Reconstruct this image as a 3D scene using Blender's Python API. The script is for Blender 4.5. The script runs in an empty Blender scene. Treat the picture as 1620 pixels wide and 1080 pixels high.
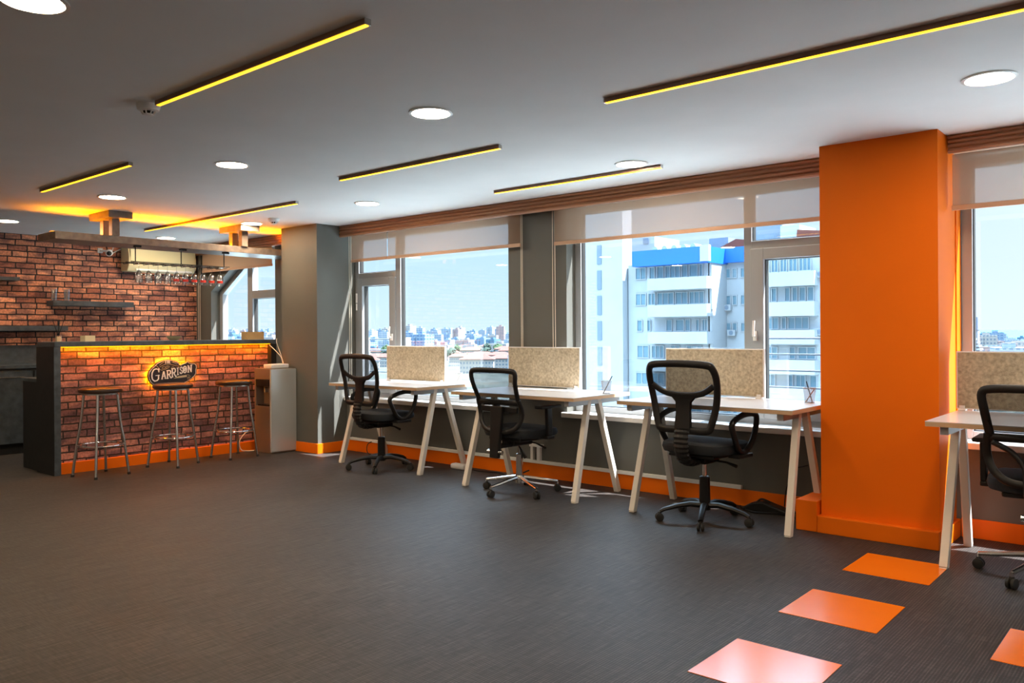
import bpy, math, random
from mathutils import Vector, Matrix
random.seed(7)
PI = math.pi
scene = bpy.context.scene
COL = scene.collection

# ---------------------------------------------------------------- camera
H = 1.25
FPX = 1294.843
V0 = 525.739
yaw = math.radians(40.4703)
roll = math.radians(-0.345059)
fw = Vector((-math.sin(yaw), math.cos(yaw), 0))
r0 = Vector((math.cos(yaw), math.sin(yaw), 0))
zz = Vector((0, 0, 1))
rt = math.cos(roll) * r0 + math.sin(roll) * zz
up = -math.sin(roll) * r0 + math.cos(roll) * zz
cd = bpy.data.cameras.new('camera')
cam = bpy.data.objects.new('camera', cd)
COL.objects.link(cam)
cam.matrix_world = Matrix(((rt.x, up.x, -fw.x, 0), (rt.y, up.y, -fw.y, 0), (rt.z, up.z, -fw.z, H), (0, 0, 0, 1)))
cd.sensor_fit = 'HORIZONTAL'
cd.sensor_width = 36
cd.lens = FPX / 1620 * 36
cd.shift_y = -(540 - V0) / 1620
cd.clip_start = 0.05
cd.clip_end = 60000
scene.camera = cam

# ---------------------------------------------------------------- view, sky, sun
vs = scene.view_settings
vs.view_transform = 'Standard'
vs.look = 'None'
vs.gamma = 1
vs.use_curve_mapping = False
vs.exposure = 0.2
SKY = 1.15
SUN = 42.0
LAMP = 150.0
LED = 3.0
GLOW = 45.0
sundir = Vector((-1.6, -1.0, -3.35)).normalized()      # travel direction
w = bpy.data.worlds.new('sky')
scene.world = w
w.use_nodes = True
nt = w.node_tree
nt.nodes.clear()
N = nt.nodes.new
L = nt.links.new
wo = N('ShaderNodeOutputWorld')
bg = N('ShaderNodeBackground')
tc = N('ShaderNodeTexCoord')
sp = N('ShaderNodeSeparateXYZ')
L(tc.outputs['Generated'], sp.inputs[0])
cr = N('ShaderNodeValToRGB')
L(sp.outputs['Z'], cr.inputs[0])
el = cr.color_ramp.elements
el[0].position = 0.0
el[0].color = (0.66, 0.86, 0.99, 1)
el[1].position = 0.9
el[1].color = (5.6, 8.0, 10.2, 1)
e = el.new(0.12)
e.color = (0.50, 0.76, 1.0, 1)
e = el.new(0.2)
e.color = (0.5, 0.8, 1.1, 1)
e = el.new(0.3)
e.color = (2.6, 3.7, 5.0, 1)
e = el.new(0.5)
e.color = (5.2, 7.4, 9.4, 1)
dt = N('ShaderNodeVectorMath')
dt.operation = 'DOT_PRODUCT'
L(tc.outputs['Generated'], dt.inputs[0])
dt.inputs[1].default_value = (0.70, 0.714, 0.0)
mr = N('ShaderNodeMapRange')
mr.inputs['From Min'].default_value = 0.25
mr.inputs['From Max'].default_value = 0.85
L(dt.outputs['Value'], mr.inputs['Value'])
mx = N('ShaderNodeMix')
mx.data_type = 'RGBA'
L(mr.outputs['Result'], mx.inputs['Factor'])
L(cr.outputs[0], mx.inputs['A'])
mx.inputs['B'].default_value = (0.84, 0.94, 0.98, 1)
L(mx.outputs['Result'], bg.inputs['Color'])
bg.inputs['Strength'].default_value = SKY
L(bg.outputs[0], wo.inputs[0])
sd = bpy.data.lights.new('sun', 'SUN')
sd.energy = SUN
sd.angle = math.radians(0.6)
sd.color = (1.0, 0.98, 0.96)
so = bpy.data.objects.new('sun', sd)
COL.objects.link(so)
so.rotation_euler = sundir.to_track_quat('-Z', 'Y').to_euler()
so.location = (0, 20, 40)


# ---------------------------------------------------------------- materials
def srgb(r, g, b):
    f = lambda c: (c / 255 / 12.92) if c / 255 <= 0.04045 else ((c / 255 + 0.055) / 1.055) ** 2.4
    return (f(r), f(g), f(b), 1)


def mat(name, col, rough=0.5, metal=0.0, spec=0.5, noise=0.0, nscale=20.0, bump=0.0, bscale=60.0, emit=None, es=0.0, stretch=(1, 1, 1)):
    m = bpy.data.materials.new(name)
    m.use_nodes = True
    t = m.node_tree
    b = t.nodes['Principled BSDF']
    c = col if len(col) == 4 else tuple(col) + (1,)
    b.inputs['Base Color'].default_value = c
    b.inputs['Roughness'].default_value = rough
    b.inputs['Metallic'].default_value = metal
    b.inputs['Specular IOR Level'].default_value = spec
    if noise or bump:
        g = t.nodes.new('ShaderNodeTexCoord')
        mp = t.nodes.new('ShaderNodeMapping')
        mp.inputs['Scale'].default_value = stretch
        t.links.new(g.outputs['Object'], mp.inputs[0])
    if noise:
        n = t.nodes.new('ShaderNodeTexNoise')
        n.inputs['Scale'].default_value = nscale
        n.inputs['Detail'].default_value = 5
        t.links.new(mp.outputs[0], n.inputs['Vector'])
        r = t.nodes.new('ShaderNodeMapRange')
        r.inputs['From Min'].default_value = 0.3
        r.inputs['From Max'].default_value = 0.7
        r.inputs['To Min'].default_value = 1 - noise
        r.inputs['To Max'].default_value = 1 + noise
        t.links.new(n.outputs['Fac'], r.inputs['Value'])
        x = t.nodes.new('ShaderNodeVectorMath')
        x.operation = 'SCALE'
        x.inputs[0].default_value = c[:3]
        t.links.new(r.outputs[0], x.inputs['Scale'])
        t.links.new(x.outputs[0], b.inputs['Base Color'])
    if bump:
        n2 = t.nodes.new('ShaderNodeTexNoise')
        n2.inputs['Scale'].default_value = bscale
        n2.inputs['Detail'].default_value = 3
        t.links.new(mp.outputs[0], n2.inputs['Vector'])
        bp = t.nodes.new('ShaderNodeBump')
        bp.inputs['Strength'].default_value = bump
        bp.inputs['Distance'].default_value = 0.004
        t.links.new(n2.outputs['Fac'], bp.inputs['Height'])
        t.links.new(bp.outputs[0], b.inputs['Normal'])
    if emit:
        b.inputs['Emission Color'].default_value = tuple(emit) + (1,) if len(emit) == 3 else emit
        b.inputs['Emission Strength'].default_value = es
    return m


def mat_brick(name, loc=(0, 0, 0), c1=(0.98, 0.42, 0.23), c2=(0.38, 0.13, 0.08), row=0.065, bw=0.2):
    m = bpy.data.materials.new(name)
    m.use_nodes = True
    t = m.node_tree
    b = t.nodes['Principled BSDF']
    b.inputs['Roughness'].default_value = 0.75
    g = t.nodes.new('ShaderNodeTexCoord')
    s = t.nodes.new('ShaderNodeSeparateXYZ')
    c = t.nodes.new('ShaderNodeCombineXYZ')
    t.links.new(g.outputs['Object'], s.inputs[0])
    # wobble so that the rows are hand laid
    wn = t.nodes.new('ShaderNodeTexNoise')
    wn.inputs['Scale'].default_value = 7
    t.links.new(g.outputs['Object'], wn.inputs['Vector'])
    wm = t.nodes.new('ShaderNodeMath')
    wm.operation = 'MULTIPLY_ADD'
    wm.inputs[1].default_value = 0.016
    t.links.new(wn.outputs['Fac'], wm.inputs[0])
    t.links.new(s.outputs['Z'], wm.inputs[2])
    wm2 = t.nodes.new('ShaderNodeMath')
    wm2.operation = 'MULTIPLY_ADD'
    wm2.inputs[1].default_value = 0.03
    t.links.new(wn.outputs['Fac'], wm2.inputs[0])
    t.links.new(s.outputs['Y'], wm2.inputs[2])
    t.links.new(wm2.outputs[0], c.inputs['X'])
    t.links.new(wm.outputs[0], c.inputs['Y'])
    br = t.nodes.new('ShaderNodeTexBrick')
    br.inputs['Scale'].default_value = 1
    br.inputs['Brick Width'].default_value = bw
    br.inputs['Row Height'].default_value = row
    br.inputs['Mortar Size'].default_value = 0.008
    br.inputs['Mortar Smooth'].default_value = 0.35
    br.inputs['Bias'].default_value = 0.1
    br.offset = 0.43
    br.squash = 0.8
    br.squash_frequency = 3
    br.inputs['Color1'].default_value = c1 + (1,)
    br.inputs['Color2'].default_value = c2 + (1,)
    br.inputs['Mortar'].default_value = (0.022, 0.017, 0.018, 1)
    t.links.new(c.outputs[0], br.inputs['Vector'])
    # second variation: some bricks grey purple, some dark
    n = t.nodes.new('ShaderNodeTexNoise')
    n.inputs['Scale'].default_value = 4.2
    n.inputs['Detail'].default_value = 1
    mp = t.nodes.new('ShaderNodeMapping')
    mp.inputs['Scale'].default_value = (1, 1, 3.3)
    t.links.new(g.outputs['Object'], mp.inputs[0])
    t.links.new(mp.outputs[0], n.inputs['Vector'])
    r = t.nodes.new('ShaderNodeMapRange')
    r.inputs['From Min'].default_value = 0.46
    r.inputs['From Max'].default_value = 0.6
    t.links.new(n.outputs['Fac'], r.inputs['Value'])
    mx = t.nodes.new('ShaderNodeMix')
    mx.data_type = 'RGBA'
    mx.blend_type = 'MULTIPLY'
    mx.inputs['B'].default_value = (0.45, 0.47, 0.6, 1)
    t.links.new(r.outputs[0], mx.inputs['Factor'])
    t.links.new(br.outputs['Color'], mx.inputs['A'])
    n2 = t.nodes.new('ShaderNodeTexNoise')
    n2.inputs['Scale'].default_value = 45
    n2.inputs['Detail'].default_value = 6
    n2.inputs['Roughness'].default_value = 0.7
    t.links.new(g.outputs['Object'], n2.inputs['Vector'])
    r2 = t.nodes.new('ShaderNodeMapRange')
    r2.inputs['From Min'].default_value = 0.3
    r2.inputs['From Max'].default_value = 0.7
    r2.inputs['To Min'].default_value = 0.5
    r2.inputs['To Max'].default_value = 1.5
    t.links.new(n2.outputs['Fac'], r2.inputs['Value'])
    sc = t.nodes.new('ShaderNodeVectorMath')
    sc.operation = 'SCALE'
    t.links.new(mx.outputs['Result'], sc.inputs[0])
    t.links.new(r2.outputs[0], sc.inputs['Scale'])
    t.links.new(sc.outputs[0], b.inputs['Base Color'])
    ad = t.nodes.new('ShaderNodeMath')
    ad.operation = 'MULTIPLY_ADD'
    ad.inputs[1].default_value = -1.0
    t.links.new(br.outputs['Fac'], ad.inputs[0])
    t.links.new(n2.outputs['Fac'], ad.inputs[2])
    bp = t.nodes.new('ShaderNodeBump')
    bp.inputs['Strength'].default_value = 0.5
    bp.inputs['Distance'].default_value = 0.008
    t.links.new(ad.outputs[0], bp.inputs['Height'])
    t.links.new(bp.outputs[0], b.inputs['Normal'])
    return m


def mat_floor():
    m = mat('woven_vinyl', (0.05, 0.043, 0.038), 0.55, spec=0.22)
    t = m.node_tree
    b = t.nodes['Principled BSDF']
    g = t.nodes.new('ShaderNodeTexCoord')
    outs = []
    for ax, per, st in (('X', 0.012, (170, 5, 1)), ('Y', 0.012, (12, 110, 1))):
        mp = t.nodes.new('ShaderNodeMapping')
        mp.inputs['Scale'].default_value = st
        t.links.new(g.outputs['Object'], mp.inputs[0])
        n = t.nodes.new('ShaderNodeTexNoise')
        n.inputs['Scale'].default_value = 1.0
        n.inputs['Detail'].default_value = 3
        t.links.new(mp.outputs[0], n.inputs['Vector'])
        outs.append(n.outputs['Fac'])
    a = t.nodes.new('ShaderNodeMath')
    a.operation = 'ADD'
    sx = t.nodes.new('ShaderNodeSeparateXYZ')
    t.links.new(g.outputs['Object'], sx.inputs[0])
    m1 = t.nodes.new('ShaderNodeMath')
    m1.operation = 'MULTIPLY'
    m1.inputs[1].default_value = 2 * PI / 0.0115
    t.links.new(sx.outputs['X'], m1.inputs[0])
    m2 = t.nodes.new('ShaderNodeMath')
    m2.operation = 'SINE'
    t.links.new(m1.outputs[0], m2.inputs[0])
    m3 = t.nodes.new('ShaderNodeMath')
    m3.operation = 'MULTIPLY_ADD'
    m3.inputs[1].default_value = 0.16
    t.links.new(m2.outputs[0], m3.inputs[0])
    t.links.new(outs[0], m3.inputs[2])
    m4 = t.nodes.new('ShaderNodeMath')
    m4.operation = 'MULTIPLY_ADD'
    m4.inputs[1].default_value = 0.6
    m4.inputs[2].default_value = 0.2
    t.links.new(outs[1], m4.inputs[0])
    t.links.new(m3.outputs[0], a.inputs[0])
    t.links.new(m4.outputs[0], a.inputs[1])
    big = t.nodes.new('ShaderNodeTexNoise')
    big.inputs['Scale'].default_value = 1.3
    big.inputs['Detail'].default_value = 4
    t.links.new(g.outputs['Object'], big.inputs['Vector'])
    a2 = t.nodes.new('ShaderNodeMath')
    a2.operation = 'MULTIPLY_ADD'
    a2.inputs[1].default_value = 0.35
    t.links.new(big.outputs['Fac'], a2.inputs[0])
    t.links.new(a.outputs[0], a2.inputs[2])
    cr = t.nodes.new('ShaderNodeValToRGB')
    cr.color_ramp.elements[0].position = 0.42
    cr.color_ramp.elements[0].color = (0.024, 0.021, 0.020, 1)
    cr.color_ramp.elements[1].position = 0.78
    cr.color_ramp.elements[1].color = (0.088, 0.076, 0.069, 1)
    r = t.nodes.new('ShaderNodeMapRange')
    r.inputs['From Min'].default_value = 0.6
    r.inputs['From Max'].default_value = 1.75
    t.links.new(a2.outputs[0], r.inputs['Value'])
    t.links.new(r.outputs[0], cr.inputs[0])
    t.links.new(cr.outputs[0], b.inputs['Base Color'])
    bp = t.nodes.new('ShaderNodeBump')
    bp.inputs['Strength'].default_value = 0.35
    bp.inputs['Distance'].default_value = 0.002
    t.links.new(a.outputs[0], bp.inputs['Height'])
    t.links.new(bp.outputs[0], b.inputs['Normal'])
    return m


def mat_wood(name, c1, c2, rough=0.45, scale=(1.2, 30, 30)):
    m = mat(name, c1, rough)
    t = m.node_tree
    b = t.nodes['Principled BSDF']
    g = t.nodes.new('ShaderNodeTexCoord')
    mp = t.nodes.new('ShaderNodeMapping')
    mp.inputs['Scale'].default_value = scale
    t.links.new(g.outputs['Object'], mp.inputs[0])
    n = t.nodes.new('ShaderNodeTexNoise')
    n.inputs['Scale'].default_value = 1.5
    n.inputs['Detail'].default_value = 6
    n.inputs['Distortion'].default_value = 0.6
    t.links.new(mp.outputs[0], n.inputs['Vector'])
    cr = t.nodes.new('ShaderNodeValToRGB')
    cr.color_ramp.elements[0].position = 0.35
    cr.color_ramp.elements[0].color = c2 + (1,)
    cr.color_ramp.elements[1].position = 0.68
    cr.color_ramp.elements[1].color = c1 + (1,)
    t.links.new(n.outputs['Fac'], cr.inputs[0])
    t.links.new(cr.outputs[0], b.inputs['Base Color'])
    return m


def mat_mix(name, fac, diff_col, tint=(1, 1, 1), glossy=None, translucent=0.0):
    """woven / net fabric: partly open (transparent) and partly diffuse"""
    m = bpy.data.materials.new(name)
    m.use_nodes = True
    t = m.node_tree
    t.nodes.clear()
    o = t.nodes.new('ShaderNodeOutputMaterial')
    tr = t.nodes.new('ShaderNodeBsdfTransparent')
    tr.inputs[0].default_value = tint + (1,)
    d = t.nodes.new('ShaderNodeBsdfDiffuse')
    d.inputs[0].default_value = diff_col + (1,)
    last = d.outputs[0]
    if translucent:
        tl = t.nodes.new('ShaderNodeBsdfTranslucent')
        tl.inputs[0].default_value = diff_col + (1,)
        m2 = t.nodes.new('ShaderNodeMixShader')
        m2.inputs[0].default_value = translucent
        t.links.new(d.outputs[0], m2.inputs[1])
        t.links.new(tl.outputs[0], m2.inputs[2])
        last = m2.outputs[0]
    mxs = t.nodes.new('ShaderNodeMixShader')
    mxs.inputs[0].default_value = fac
    t.links.new(tr.outputs[0], mxs.inputs[1])
    t.links.new(last, mxs.inputs[2])
    t.links.new(mxs.outputs[0], o.inputs[0])
    return m


def mat_glass(name, tint=(1, 1, 1), boost=1.0, rough=0.0, f0=0.04):
    m = bpy.data.materials.new(name)
    m.use_nodes = True
    t = m.node_tree
    t.nodes.clear()
    o = t.nodes.new('ShaderNodeOutputMaterial')
    tr = t.nodes.new('ShaderNodeBsdfTransparent')
    tr.inputs[0].default_value = tint + (1,)
    gl = t.nodes.new('ShaderNodeBsdfGlossy')
    gl.inputs['Roughness'].default_value = rough
    geo = t.nodes.new('ShaderNodeNewGeometry')
    dot = t.nodes.new('ShaderNodeVectorMath')
    dot.operation = 'DOT_PRODUCT'
    t.links.new(geo.outputs['Normal'], dot.inputs[0])
    t.links.new(geo.outputs['Incoming'], dot.inputs[1])
    ab = t.nodes.new('ShaderNodeMath')
    ab.operation = 'ABSOLUTE'
    t.links.new(dot.outputs['Value'], ab.inputs[0])
    om = t.nodes.new('ShaderNodeMath')
    om.operation = 'SUBTRACT'
    om.inputs[0].default_value = 1.0
    om.use_clamp = True
    t.links.new(ab.outputs[0], om.inputs[1])
    pw = t.nodes.new('ShaderNodeMath')
    pw.operation = 'POWER'
    pw.inputs[1].default_value = 5.0
    t.links.new(om.outputs[0], pw.inputs[0])
    mu = t.nodes.new('ShaderNodeMath')
    mu.operation = 'MULTIPLY_ADD'
    mu.use_clamp = True
    mu.inputs[1].default_value = (1 - f0) * min(boost, 1.0)
    mu.inputs[2].default_value = f0 * boost
    t.links.new(pw.outputs[0], mu.inputs[0])
    mxs = t.nodes.new('ShaderNodeMixShader')
    t.links.new(mu.outputs[0], mxs.inputs[0])
    t.links.new(tr.outputs[0], mxs.inputs[1])
    t.links.new(gl.outputs[0], mxs.inputs[2])
    t.links.new(mxs.outputs[0], o.inputs[0])
    return m


def mat_windows(name, wall, glass, px=3.0, pz=3.0, fx=0.55, fz=0.45):
    """facade with rows of windows, in the block's own coordinates"""
    m = mat(name, wall, 0.8)
    t = m.node_tree
    b = t.nodes['Principled BSDF']
    g = t.nodes.new('ShaderNodeTexCoord')
    s = t.nodes.new('ShaderNodeSeparateXYZ')
    t.links.new(g.outputs['Object'], s.inputs[0])
    def band(sock, per, frac):
        a = t.nodes.new('ShaderNodeMath')
        a.operation = 'DIVIDE'
        a.inputs[1].default_value = per
        t.links.new(sock, a.inputs[0])
        f = t.nodes.new('ShaderNodeMath')
        f.operation = 'FRACT'
        t.links.new(a.outputs[0], f.inputs[0])
        l = t.nodes.new('ShaderNodeMath')
        l.operation = 'LESS_THAN'
        l.inputs[1].default_value = frac
        t.links.new(f.outputs[0], l.inputs[0])
        return l.outputs[0]
    ax = t.nodes.new('ShaderNodeMath')
    ax.operation = 'ADD'
    t.links.new(s.outputs['X'], ax.inputs[0])
    t.links.new(s.outputs['Y'], ax.inputs[1])
    p = t.nodes.new('ShaderNodeMath')
    p.operation = 'MULTIPLY'
    t.links.new(band(ax.outputs[0], px, fx), p.inputs[0])
    t.links.new(band(s.outputs['Z'], pz, fz), p.inputs[1])
    mx = t.nodes.new('ShaderNodeMix')
    mx.data_type = 'RGBA'
    mx.inputs['A'].default_value = wall + (1,)
    mx.inputs['B'].default_value = glass + (1,)
    t.links.new(p.outputs[0], mx.inputs['Factor'])
    t.links.new(mx.outputs['Result'], b.inputs['Base Color'])
    return m


M = dict(
    floor=mat_floor(),
    ceiling=mat('ceiling_paint', (0.8, 0.8, 0.8), 0.85, noise=0.02, nscale=3),
    wall=mat('grey_olive_paint', (0.11, 0.112, 0.1), 0.6, noise=0.04, nscale=3, bump=0.08, bscale=180),
    far_wall=mat('pale_wall_paint', (0.7, 0.68, 0.66), 0.8, noise=0.03, nscale=2),
    orange=mat('orange_paint', (0.84, 0.155, 0.0), 0.55, noise=0.03, nscale=2, bump=0.05, bscale=150, spec=0.2),
    orange_tile=mat('orange_floor_tile', (0.95, 0.2, 0.004), 0.25, spec=0.8, noise=0.03, nscale=4, bump=0.05, bscale=14),
    brick=mat_brick('brick_wall'),
    brick_bar=mat_brick('brick_bar', c1=(0.6, 0.27, 0.2), c2=(0.17, 0.075, 0.075)),
    cornice=mat_wood('ribbed_brown_wood', (0.5, 0.23, 0.115), (0.28, 0.12, 0.058), 0.4, (0.8, 14, 50)),
    slate=mat('dark_slate_laminate', (0.052, 0.066, 0.08), 0.4, noise=0.35, nscale=14, bump=0.15, bscale=60),
    slate_dark=mat('black_slate_laminate', (0.012, 0.013, 0.014), 0.5, noise=0.3, nscale=20),
    canopy=mat('grey_brown_laminate', (0.16, 0.13, 0.11), 0.35, noise=0.3, nscale=16, bump=0.1, bscale=60),
    upvc=mat('window_plastic', (0.3, 0.32, 0.34), 0.35),
    upvc_w=mat('white_plastic', (0.78, 0.77, 0.74), 0.35),
    gasket=mat('black_gasket', (0.02, 0.02, 0.02), 0.5),
    glass=mat_glass('window_glass', (0.98, 0.99, 1.0), 1.0, f0=0.075),
    ware=mat_glass('clear_glassware', (0.95, 0.97, 0.97), 5.0),
    blind=mat_mix('blind_fabric', 0.5, (0.48, 0.33, 0.235), translucent=0.45),
    blind_solid=mat_mix('beige_blind_fabric', 0.97, (0.62, 0.45, 0.32), translucent=0.35),
    hem=mat('blind_hem', (0.55, 0.34, 0.22), 0.7),
    cord=mat('pale_cord', (0.75, 0.68, 0.55), 0.6),
    desk=mat('white_laminate', (0.66, 0.64, 0.63), 0.28, noise=0.02, nscale=5),
    edge=mat('birch_edge', (0.6, 0.4, 0.24), 0.5, noise=0.15, nscale=30, stretch=(0.3, 8, 60)),
    leg=mat('cream_steel', (0.78, 0.73, 0.65), 0.4),
    rail=mat('grey_steel', (0.35, 0.36, 0.38), 0.4, 0.3),
    felt=mat('felt', (0.43, 0.37, 0.27), 0.95, noise=0.28, nscale=55, bump=0.5, bscale=200, spec=0.1),
    white_frame=mat('white_frame', (0.8, 0.8, 0.8), 0.4),
    black=mat('black_plastic', (0.009, 0.009, 0.01), 0.42, spec=0.35, bump=0.05, bscale=300),
    fabric=mat('black_seat_fabric', (0.008, 0.012, 0.018), 0.85, noise=0.25, nscale=90, bump=0.3, bscale=300),
    mesh=mat_mix('chair_mesh', 0.6, (0.015, 0.016, 0.018), (0.9, 0.92, 0.95)),
    wire=mat_mix('wire_mesh', 0.42, (0.45, 0.4, 0.38)),
    chrome=mat('chrome', (0.75, 0.75, 0.76), 0.12, 1.0),
    steel=mat('brushed_steel', (0.55, 0.54, 0.52), 0.25, 1.0),
    vinyl_seat=mat('brown_black_vinyl', (0.035, 0.017, 0.01), 0.3, bump=0.1, bscale=60),
    rubber=mat('rubber', (0.015, 0.015, 0.015), 0.7),
    white=mat('white_enamel', (0.8, 0.79, 0.77), 0.4),
    cream=mat('aged_cream_plastic', (0.66, 0.58, 0.34), 0.4),
    lamp=mat('lamp_diffuser', (1, 1, 1), 0.5, emit=(1.0, 0.76, 0.5), es=LAMP),
    led=mat('led_yellow', (1, 0.6, 0.05), 0.5, emit=(1.0, 0.5, 0.015), es=LED),
    glow=mat('led_orange', (1, 0.4, 0.0), 0.5, emit=(1.0, 0.28, 0.0), es=GLOW),
    glow3=mat('led_orange_canopy', (1, 0.4, 0.0), 0.5, emit=(1.0, 0.36, 0.0), es=4.0),
    glow2=mat('led_orange_sign', (1, 0.4, 0.0), 0.5, emit=(1.0, 0.29, 0.0), es=GLOW * 3.5),
    profile=mat_wood('brown_profile', (0.34, 0.2, 0.14), (0.22, 0.12, 0.08), 0.35),
    silver=mat('silver_plastic', (0.5, 0.51, 0.5), 0.25, 0.35),
    silver_dark=mat('bronze_grey_plastic', (0.2, 0.16, 0.13), 0.3, 0.3),
    card=mat('cardboard', (0.5, 0.33, 0.15), 0.8, noise=0.1),
    paper=mat('cream_card', (0.72, 0.62, 0.4), 0.8),
    sign_dark=mat('sign_dark', (0.018, 0.013, 0.018), 0.5),
    sign_light=mat('sign_silver', (0.88, 0.84, 0.82), 0.4),
    sign_gold=mat('sign_gold', (0.55, 0.42, 0.25), 0.5),
    red=mat('red_print', (0.7, 0.04, 0.02), 0.5),
    concrete=mat('pale_render', (0.23, 0.26, 0.285), 0.85, noise=0.05, nscale=0.5),
    blue=mat('blue_cladding', (0.0, 0.085, 0.36), 0.5, noise=0.06, nscale=0.6),
    pane=mat('dark_pane', (0.09, 0.17, 0.22), 0.12, spec=0.8),
    roof=mat('red_roof_tiles', (0.085, 0.02, 0.013), 0.85, noise=0.2, nscale=0.8),
    slab=mat('grey_cladding', (0.09, 0.13, 0.18), 0.7),
    leaf=mat('foliage', (0.018, 0.045, 0.016), 0.9, noise=0.5, nscale=0.6),
    leaf2=mat('dark_foliage', (0.012, 0.032, 0.024), 0.9, noise=0.5, nscale=0.6),
    trunk=mat('bark', (0.12, 0.08, 0.05), 0.9),
    ground=mat('ground_cover', (0.02, 0.028, 0.022), 0.95, noise=0.6, nscale=0.02),
    bounce=mat('pale_bounce_ground', (0.25, 0.3, 0.305), 0.9, noise=0.1, nscale=0.05),
    sea=mat('sea', (0.045, 0.15, 0.24), 0.9, spec=0.0),
)


tb_ = M['orange_tile'].node_tree.nodes['Principled BSDF']
tb_.inputs['Coat Weight'].default_value = 0.6
tb_.inputs['Coat Roughness'].default_value = 0.2
tb_.inputs['Coat IOR'].default_value = 1.6

# ---------------------------------------------------------------- mesh builder
class MB:
    def __init__(s):
        s.v = []
        s.f = []
        s.m = []

    def add(s, vs_, fs, mi=0):
        b = len(s.v)
        s.v += [Vector(p) for p in vs_]
        s.f += [tuple(i + b for i in f) for f in fs]
        s.m += [mi] * len(fs)
        return s

    def box(s, x0, x1, y0, y1, z0, z1, mi=0):
        if x0 > x1: x0, x1 = x1, x0
        if y0 > y1: y0, y1 = y1, y0
        if z0 > z1: z0, z1 = z1, z0
        v = [(x0, y0, z0), (x1, y0, z0), (x1, y1, z0), (x0, y1, z0), (x0, y0, z1), (x1, y0, z1), (x1, y1, z1), (x0, y1, z1)]
        return s.add(v, [(0, 3, 2, 1), (4, 5, 6, 7), (0, 1, 5, 4), (1, 2, 6, 5), (2, 3, 7, 6), (3, 0, 4, 7)], mi)

    def bar(s, p, q, wd, dp, side=(1, 0, 0), w2=None, d2=None, mi=0):
        p, q = Vector(p), Vector(q)
        d = (q - p).normalized()
        a = Vector(side)
        a = (a - d * a.dot(d)).normalized()
        b = d.cross(a)
        w2 = wd if w2 is None else w2
        d2 = dp if d2 is None else d2
        v = []
        for c, ww, dd in ((p, wd, dp), (q, w2, d2)):
            for sx, sy in ((-1, -1), (1, -1), (1, 1), (-1, 1)):
                v.append(c + a * sx * ww / 2 + b * sy * dd / 2)
        return s.add(v, [(0, 3, 2, 1), (4, 5, 6, 7), (0, 1, 5, 4), (1, 2, 6, 5), (2, 3, 7, 6), (3, 0, 4, 7)], mi)

    def tube(s, pts, r, n=10, closed=False, ry=None, side=None, mi=0):
        pts = [Vector(p) for p in pts]
        k = len(pts)
        rs = r if isinstance(r, (list, tuple)) else [r] * k
        rys = ry if isinstance(ry, (list, tuple)) else ([ry] * k if ry else rs)
        prev = Vector(side) if side else None
        vs_ = []
        for i, p in enumerate(pts):
            a = pts[(i - 1) % k] if (closed or i > 0) else p
            b = pts[(i + 1) % k] if (closed or i < k - 1) else p
            t = (b - a).normalized()
            if prev is None:
                prev = Vector((0, 0, 1)) if abs(t.z) < 0.9 else Vector((1, 0, 0))
            ref = Vector(side) if side else prev
            u = ref - t * ref.dot(t)
            if u.length < 1e-4:
                u = prev
            u.normalize()
            prev = u
            w_ = t.cross(u)
            for j in range(n):
                an = 2 * PI * j / n
                vs_.append(p + u * math.cos(an) * rs[i] + w_ * math.sin(an) * rys[i])
        fs = []
        for i in range(k if closed else k - 1):
            for j in range(n):
                a0 = i * n + j
                a1 = i * n + (j + 1) % n
                b0 = ((i + 1) % k) * n + j
                b1 = ((i + 1) % k) * n + (j + 1) % n
                fs.append((a0, a1, b1, b0))
        if not closed:
            fs.append(tuple(reversed(range(n))))
            fs.append(tuple(range((k - 1) * n, k * n)))
        return s.add(vs_, fs, mi)

    def lathe(s, prof, n=24, c=(0, 0, 0), mi=0, axis='z'):
        c = Vector(c)
        vs_, fs = [], []
        for r, z in prof:
            for j in range(n):
                a = 2 * PI * j / n
                if axis == 'z':
                    vs_.append(c + Vector((r * math.cos(a), r * math.sin(a), z)))
                elif axis == 'x':
                    vs_.append(c + Vector((z, r * math.cos(a), r * math.sin(a))))
                else:
                    vs_.append(c + Vector((r * math.sin(a), z, r * math.cos(a))))
        for i in range(len(prof) - 1):
            for j in range(n):
                fs.append((i * n + j, i * n + (j + 1) % n, (i + 1) * n + (j + 1) % n, (i + 1) * n + j))
        if prof[0][0] > 1e-6:
            fs.append(tuple(reversed(range(n))))
        if prof[-1][0] > 1e-6:
            fs.append(tuple(range((len(prof) - 1) * n, len(prof) * n)))
        return s.add(vs_, fs, mi)

    def prism(s, poly, axis, a, b, mi=0):
        n = len(poly)
        def P(u, v, t):
            return {'x': (t, u, v), 'y': (u, t, v), 'z': (u, v, t)}[axis]
        v = [P(u, w_, a) for u, w_ in poly] + [P(u, w_, b) for u, w_ in poly]
        fs = [tuple(range(n)), tuple(reversed(range(n, 2 * n)))]
        for i in range(n):
            fs.append((i, i + n, (i + 1) % n + n, (i + 1) % n))
        return s.add(v, fs, mi)

    def grid(s, rows, mi=0, thick=None):
        nr, nc = len(rows), len(rows[0])
        v = [p for r in rows for p in r]
        f = [(i * nc + j, i * nc + j + 1, (i + 1) * nc + j + 1, (i + 1) * nc + j) for i in range(nr - 1) for j in range(nc - 1)]
        return s.add(v, f, mi)

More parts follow.
